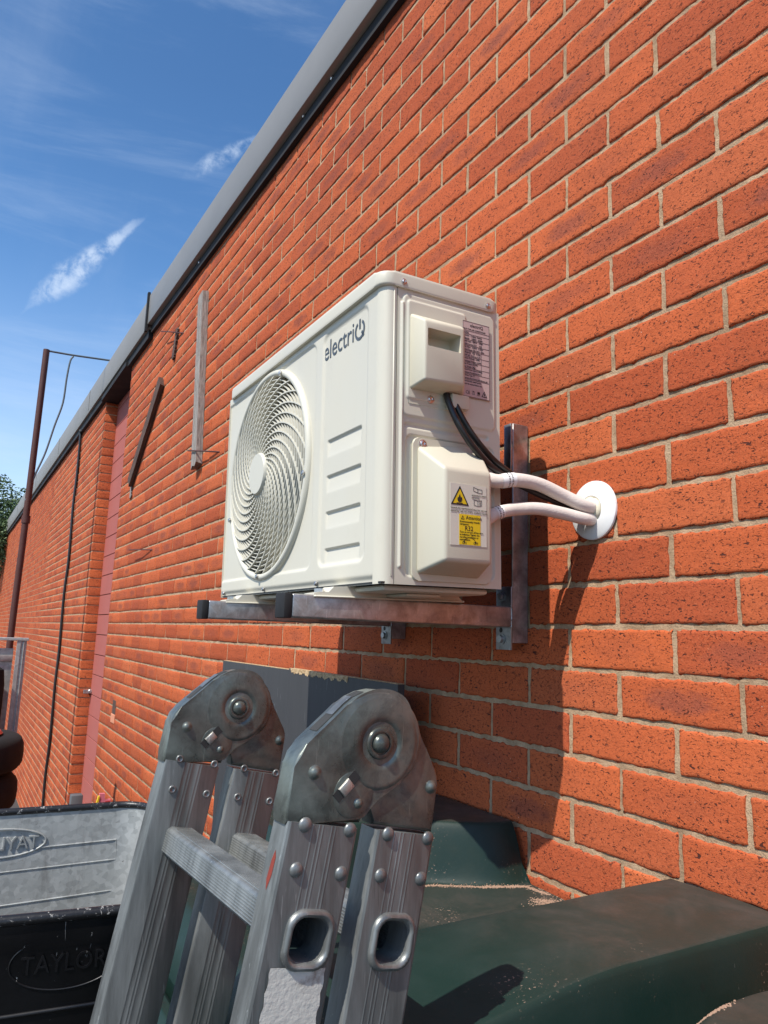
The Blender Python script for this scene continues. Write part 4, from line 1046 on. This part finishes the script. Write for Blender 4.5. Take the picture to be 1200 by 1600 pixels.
def binskin(name, levels, mat, parent):
    bm = bmesh.new(); L_ = [[bm.verts.new(p) for p in binloop(o, z, s)] for o, z, s in levels]
    for A, B in zip(L_, L_[1:]):
        n = len(A)
        for i in range(n): bm.faces.new([A[i], A[(i + 1) % n], B[(i + 1) % n], B[i]])
    return bm
bm = binskin('o', [(0, -.50, 0), (0, -.54, 0), (.004, -.548, 0), (.004, -.9, .03), (.004, -1.62, .10), (.004, -1.625, .9)], 'blackp', binr); bmo('outer_shell', bm, 'blackp', binr, 30)
bm = binskin('i', [(.006, -.50, 0), (.008, -.54, 0), (.010, -.60, .006), (.010, -1.55, .09), (.010, -1.56, .95)], 'galv', binr); inn = bmo('inner_lining', bm, 'galv', binr, 30)
P = binloop(.002, -.497); bm = bmesh.new(); tube(bm, P + [P[0], P[1]], .0095, 12, False); rimo = bmo('rolled_rim', bm, 'rim', binr, 60)
# pressed ribs and lettering on the inside of the far wall
def farp(x, z, d=0.):     # point on the far inner wall
    sh = .006 + (.084) * max(0, (-.60 - z)) / .95; c0 = sum(cor, Vector((0, 0))) / 4
    a = c0 + (cor[3] - c0) * (1 - sh); b = c0 + (cor[2] - c0) * (1 - sh); t = (x - a.x) / (b.x - a.x); y = a.y + (b.y - a.y) * t - .010 - d; return Vector((x, y, z)) - BO
bm = bmesh.new()
for pts in ([(-.70, -.592), (-.50, -.588)], [(-.50, -.588), (-.497, -.640)], [(-1.5, -.660), (-.79, -.646), (-.497, -.640)], [(-1.5, -.742), (-.78, -.728), (-.50, -.720)], [(-.50, -.72), (-.50, -.9)], [(-1.5, -.83), (-.5, -.81)]):
    tube(bm, [farp(pts[i][0] + (pts[i + 1][0] - pts[i][0]) * t / 8, pts[i][1] + (pts[i + 1][1] - pts[i][1]) * t / 8) for i in range(len(pts) - 1) for t in range(9)], .0022, 8)
# corner seam
tube(bm, [farp(-.462, -.52 - .05 * i) for i in range(12)], .0025, 8)
# oval
tube(bm, [farp(-.800 + .118 * math.cos(2 * math.pi * i / 48), -.574 + .036 * math.sin(2 * math.pi * i / 48)) for i in range(49)], .0028, 8, False)
bmo('pressed_rib', bm, 'galv', inn, 60)
T = [text_mesh('TAYLOR', .046, lambda x, y, z: farp(-.700 - x, -.590 + y, z), None, 'w', None, depth=.0045, sx=.92)]
join_meshes('pressed_lettering', T, 'galv', inn)
def nearp(x, z, d=0.):
    s = 0.03 * max(0, (-.548 - z)) / .352; c0 = sum(cor, Vector((0, 0))) / 4
    a = c0 + (cor[0] - c0) * (1 - s); b = c0 + (cor[1] - c0) * (1 - s); t = (x - a.x) / (b.x - a.x); y = a.y + (b.y - a.y) * t + .004 - d; return Vector((x, y, z)) - BO
T = [text_mesh('TAYLOR', .042, lambda x, y, z: nearp(-.806 + x, -.587 + y, z), None, 'w', None, depth=.0022, sx=.86)]
join_meshes('pressed_lettering', T, 'blackp', binr)
bm = bmesh.new(); tube(bm, [nearp(-.735 + .088 * math.cos(2 * math.pi * i / 48), -.572 + .045 * math.sin(2 * math.pi * i / 48)) for i in range(49)], .0018, 8, False)
for pts in ([(-1.5, -.600), (-.84, -.590)], [(-.63, -.575), (-.50, -.572)], [(-1.5, -.66), (-.5, -.645)]):
    tube(bm, [nearp(pts[0][0] + (pts[1][0] - pts[0][0]) * t / 8, pts[0][1] + (pts[1][1] - pts[0][1]) * t / 8) for t in range(9)], .004, 8)
bmo('pressed_rib', bm, 'blackp', binr, 60)

# ------------------------------------------------------------------ battens and nails on the wall
def batten(P0, P1, w, t, mat, label, bow=0., ragged=.002, off=.001):
    P0 = Vector(P0); P1 = Vector(P1); ax = P1 - P0; L = ax.length; ax.normalize(); cr = Vector((1, 0, 0)).cross(ax).normalized(); bm = bmesh.new(); n = 26; rings = []
    rs = random.Random(int(w * 1e4))
    for i in range(n + 1):
        c = P0 + ax * (L * i / n); e1 = rs.uniform(-ragged, ragged); e2 = rs.uniform(-ragged, ragged)
        rings.append([bm.verts.new(c + cr * (s * w / 2 + (e1 if s < 0 else e2)) + Vector((-x, 0, 0)) + ax * ((rs.uniform(-.012, .012)) if i in (0, n) else 0)) for s, x in ((-1, off), (1, off), (1, off + t), (.3, off + t * 1.06), (-.3, off + t * .97), (-1, off + t))])
    for A, B in zip(rings, rings[1:]):
        for k in range(6): bm.faces.new([A[k], A[(k + 1) % 6], B[(k + 1) % 6], B[k]])
    bm.faces.new(rings[0][::-1]); bm.faces.new(rings[-1])
    # rotate into an object space whose z runs along the batten, for the grain
    mid = (P0 + P1) / 2; me = bpy.data.meshes.new('batten'); rot = ax.to_track_quat('Z', 'Y'); bmesh.ops.recalc_face_normals(bm, faces=bm.faces)
    for v in bm.verts: v.co = rot.inverted() @ (v.co - mid)
    bm.to_mesh(me); bm.free(); o = link('wooden_batten', me, mat, None, 30); o.location = mid; o.rotation_mode = 'QUATERNION'; o.rotation_quaternion = rot
    tag(o, label, 'batten', 'wooden battens fixed to the wall'); return o
a = onX(317, 462, -.02); b = onX(306, 728, -.02); batten((0, a.y, a.z), (0, b.y, b.z), .080, .032, 'wood', 'long upright weathered grey batten left of the air conditioner')
a = onX(251, 596, -.02); b = onX(202, 755, -.02); batten((0, a.y, a.z), (0, b.y, b.z), .085, .028, 'woodd', 'dark brown batten hanging at a slant near the recess')
a = onX(277, 512, -.01); b = onX(270, 560, -.01); batten((0, a.y, a.z), (0, b.y, b.z), .045, .012, 'woodd', 'short thin dark sliver of wood high on the wall left of the long batten', 0, .006)
a = onX(204, 758, -.01); b = onX(203, 777, -.01); o = batten((0, a.y, a.z), (0, b.y, b.z), .045, .008, 'wood', 'small pale splinter below the slanting dark batten', 0, .01)
for (u, v, du, dv, lb) in ((306, 706, 330, 704, 'nail sticking out by the foot of the long batten'), (262, 520, 276, 518, 'nail beside the short sliver of wood'), (212, 860, 228, 858, 'bent nail in the wall below the slanting batten')):
    a = onX(u, v, -.005); b = onX(du, dv, -.04); o = tobj('nail', [(.002, b.y, b.z), ((-.03), a.y * .5 + b.y * .5, a.z * .5 + b.z * .5), (-.045, a.y, a.z)], .0035, 'rust', None, 6, 3); tag(o, lb, 'nail', 'nails in the wall')

# ------------------------------------------------------------------ pole, wires, far left things
pp = empty('steel_pole', 'tall thin rusty brown pole leaning in front of the far wall', 'pole', (-.545, 6.5, GZ))
tobj('pole_tube', [(0, 0, 0), (0, 0, 2.0), (.010, 0, 2.9), (.022, 0, 2.262 - GZ)], .0250, 'rust', pp, 14, 6)
lobj('pole_clamp', [(.0252, -.03), (.032, -.03), (.032, .03), (.0252, .03)], (.012, 0, .83 - GZ), (0, 0, 1), 'rust', pp, 14)
bw = tobj('top_bar', [(-.508, 6.5, 2.255), (-.40, 6.5, 2.258), (-.30, 6.5, 2.262), (.02, 6.5, 2.283)], .0085, 'wire', None, 8, 3); tag(bw, 'thin horizontal bar from the pole top to the roof edge', 'bar')
wr = tobj('hanging_wire', [(u, 6.49, z) for u, z in ((-.315, 2.248), (-.335, 2.20), (-.348, 2.05), (-.357, 1.83), (-.400, 1.63), (-.447, 1.39), (-.500, 1.21), (-.535, 1.07), (-.55, .98))], .0075, 'wire', None, 8, 5); tag(wr, 'slack grey wire hanging from the bar beside the pole', 'wire')
# stillage frame with zinc panel
fx = -.585; FY = 4.6
fr = empty('storage_rack', 'galvanised metal rack with a panel standing behind the tyres', 'metal frame', (-.9, FY, GZ)); fo = fr.location
bm = bmesh.new()
for x in (-.610, -1.25):
    bbox(bm, Vector((x - .022, FY - .02, GZ)) - fo, Vector((x + .022, FY + .02, -.088)) - fo, .002, 1)
    bbox(bm, Vector((x - .022 - .006, FY - .026, GZ)) - fo, Vector((x - .008, FY - .0205, -.09)) - fo, .001, 1); bbox(bm, Vector((x + .004, FY - .026, GZ)) - fo, Vector((x + .010, FY - .0205, -.09)) - fo, .001, 1)
bmo('frame_post', bm, 'galv2', fr, 30)
bm = bmesh.new(); bbox(bm, Vector((-1.28, FY - .03, -.0875)) - fo, Vector((-.580, FY + .03, -.072)) - fo, .002, 1); bmo('top_rail', bm, 'galv2', fr, 30)
bm = bmesh.new(); bbox(bm, Vector((-1.22, FY - .004, -1.0)) - fo, Vector((-.65, FY + .004, -.13)) - fo, .001, 1); bbox(bm, Vector((-1.22, FY - .016, -.20)) - fo, Vector((-.65, FY - .0045, -.165)) - fo, .003, 2); bmo('zinc_panel', bm, 'galv', fr, 30)
# tyres: stack
def tyre_mesh(Rr, wd):
    bm = bmesh.new(); prof = []
    for i in range(20):
        t = 2 * math.pi * i / 20; c, s = math.cos(t), math.sin(t)
        prof.append((Rr - .085 + .085 * math.copysign(abs(c) ** .75, c), wd / 2 * math.copysign(abs(s) ** .6, s)))
    seg = 56; rings = []
    for k in range(seg):
        a = 2 * math.pi * k / seg; tr = .004 if k % 2 else 0
        rings.append([bm.verts.new(((r - (tr if r > Rr - .03 else 0)) * math.cos(a), (r - (tr if r > Rr - .03 else 0)) * math.sin(a), z)) for r, z in prof])
    for k in range(seg):
        A, B = rings[k], rings[(k + 1) % seg]
        for j in range(20): bm.faces.new([A[j], A[(j + 1) % 20], B[(j + 1) % 20], B[j]])
    me = bpy.data.meshes.new('tyre'); bmesh.ops.recalc_face_normals(bm, faces=bm.faces); bm.to_mesh(me); bm.free(); me.materials.append(MT['tyre']); me.polygons.foreach_set('use_smooth', [True] * len(me.polygons)); return me
tm = tyre_mesh(.30, .165)
names = ['bottom', 'second', 'third', 'fourth', 'fifth', 'sixth', 'topmost']
zt = GZ + .085
zt = 0
TYX = [-.905, -.895, -.91, -.90, -.915, -.882, -.893, -.900, -.886]
ORD = ['at the bottom of the far left stack', 'second from the bottom of the stack', 'third from the bottom of the stack', 'fourth from the bottom of the stack', 'in the middle of the far left stack', 'fourth from the top of the stack', 'third from the top of the stack', 'just under the topmost one of the stack', 'on top of the stack beneath the red lid']
TP = .1805
for i in range(9):
    o = bpy.data.objects.new('tyre', tm); COL.objects.link(o); o.location = (TYX[i], 4.15, GZ + .094 + TP * i); o.rotation_euler = (random.uniform(-.015, .015), random.uniform(-.02, .02), random.uniform(0, 6)); o.scale = (1 + .015 * (i % 2),) * 2 + (1.06,)
    tag(o, 'worn black tyre ' + ORD[i], 'tyre', 'tyres in the far left stack')
topz = GZ + .094 + TP * 8 + .090
rl_ = lobj('red_lid', [(.0, .020), (.14, .016), (.18, .012), (.19, .0), (.18, -.004), (0, -.004)], (-.880, 4.10, topz + .008), (0, 0, 1), 'red', None, 30); tag(rl_, 'flat red lid lying on top of the tyre stack', 'lid')
dk = empty('black_bin', 'black upright container standing behind the tyre stack at the left edge', 'container', (-.92, 4.44, GZ)); 
lobj('container_body', [(.0, 0), (.20, 0), (.235, .05), (.245, 1.50), (.235, 1.565), (.19, 1.585), (0, 1.59)], (0, 0, 0), (0, 0, 1), 'tyre', dk, 28)
dk.location = (-.90, 4.52, GZ); dk.scale = (.9, .3, 1.22)
# grey post and coloured sign by the recess
po = box('low_post', (-.070, 5.95, GZ), (.010, 6.03, -1.205), 'postg', None, .006); tag(po, 'short grey post showing above the bin rim at the foot of the pier', 'post')
sg = empty('toy_sign', 'small pink and yellow plastic item poking up behind the bin rim', 'plastic item', (-.03, 5.0, GZ)); so = sg.location
def pk(u, v): q = onY(u, v, 4.9); return (q.x, q.z)
bm = bmesh.new(); pts = [pk(155, 1262), pk(156, 1240), pk(164, 1240), pk(164, 1249), pk(173, 1249), pk(173, 1262), pk(173, 1300), pk(155, 1300)]
prism(bm, pts, 0, .02, lambda a, b, h: Vector((a, 4.9 + h, b)) - so); bmo('pink_panel', bm, 'pink', sg)
bm = bmesh.new(); pts = [pk(149, 1260), pk(154, 1244), pk(156, 1244), pk(152, 1262), pk(152, 1300), pk(149, 1300)]
prism(bm, pts, -.004, .018, lambda a, b, h: Vector((a, 4.9 + h, b)) - so); bmo('yellow_strip', bm, 'tyellow', sg)
q0 = pk(164.5, 1252); q1 = pk(171, 1255); bm = bmesh.new(); bbox(bm, Vector((q0[0], 4.897, q1[1])) - so, Vector((q1[0], 4.8995, q0[1])) - so); bmo('pink_stripe', bm, 'red', sg)


# ------------------------------------------------------------------ tree
def tree(x, y, h, label, seed, cr=1.3):
    rs = random.Random(seed); t = empty('tree', label, 'tree', (x, y, GZ)); bm = bmesh.new()
    tube(bm, catmull([(0, 0, 0), (.05, 0, h * .3), (-.04, .05, h * .6), (.02, 0, h * .92)], 5), lambda q: .13 * (1 - q) + .02, 10)
    tips = []
    for i in range(22):
        z = h * rs.uniform(.25, .92); a = rs.uniform(0, 6.28); L = cr * (1.15 - z / h) * rs.uniform(.7, 1.2) + .25
        e = Vector((math.cos(a) * L, math.sin(a) * L, z + L * rs.uniform(.2, .6))); tube(bm, [(0, 0, z), tuple(Vector((0, 0, z)).lerp(e, .5) + Vector((0, 0, .05))), tuple(e)], lambda q: .035 * (1 - q) + .006, 6); tips += [(e, .42), (Vector((0, 0, z)).lerp(e, .55), .38)]
    tips += [(Vector((0, 0, h * .97)), .35)]
    bmo('trunk', bm, 'bark', t, 60)
    V = []; F = []
    for c, r in tips:
        for _ in range(420):
            d = Vector((rs.gauss(0, 1), rs.gauss(0, 1), rs.gauss(0, 1))).normalized() * r * rs.random() ** .45; d.z *= .8
            p = c + d; s = rs.uniform(.025, .055); a = Vector((rs.gauss(0, 1), rs.gauss(0, 1), rs.gauss(0, .6))).normalized(); b = a.orthogonal().normalized()
            b = (Matrix.Rotation(rs.uniform(0, 6.28), 3, a) @ b); n = len(V); V += [p - a * s, p + b * s * .45, p + a * s, p - b * s * .45]; F.append((n, n + 1, n + 2, n + 3))
    pyd('crown', V, F, 'leaf', t)
tree(-.30, 20.0, 5.65, 'leafy green tree rising behind the far end of the roof edge', 5, 1.25)
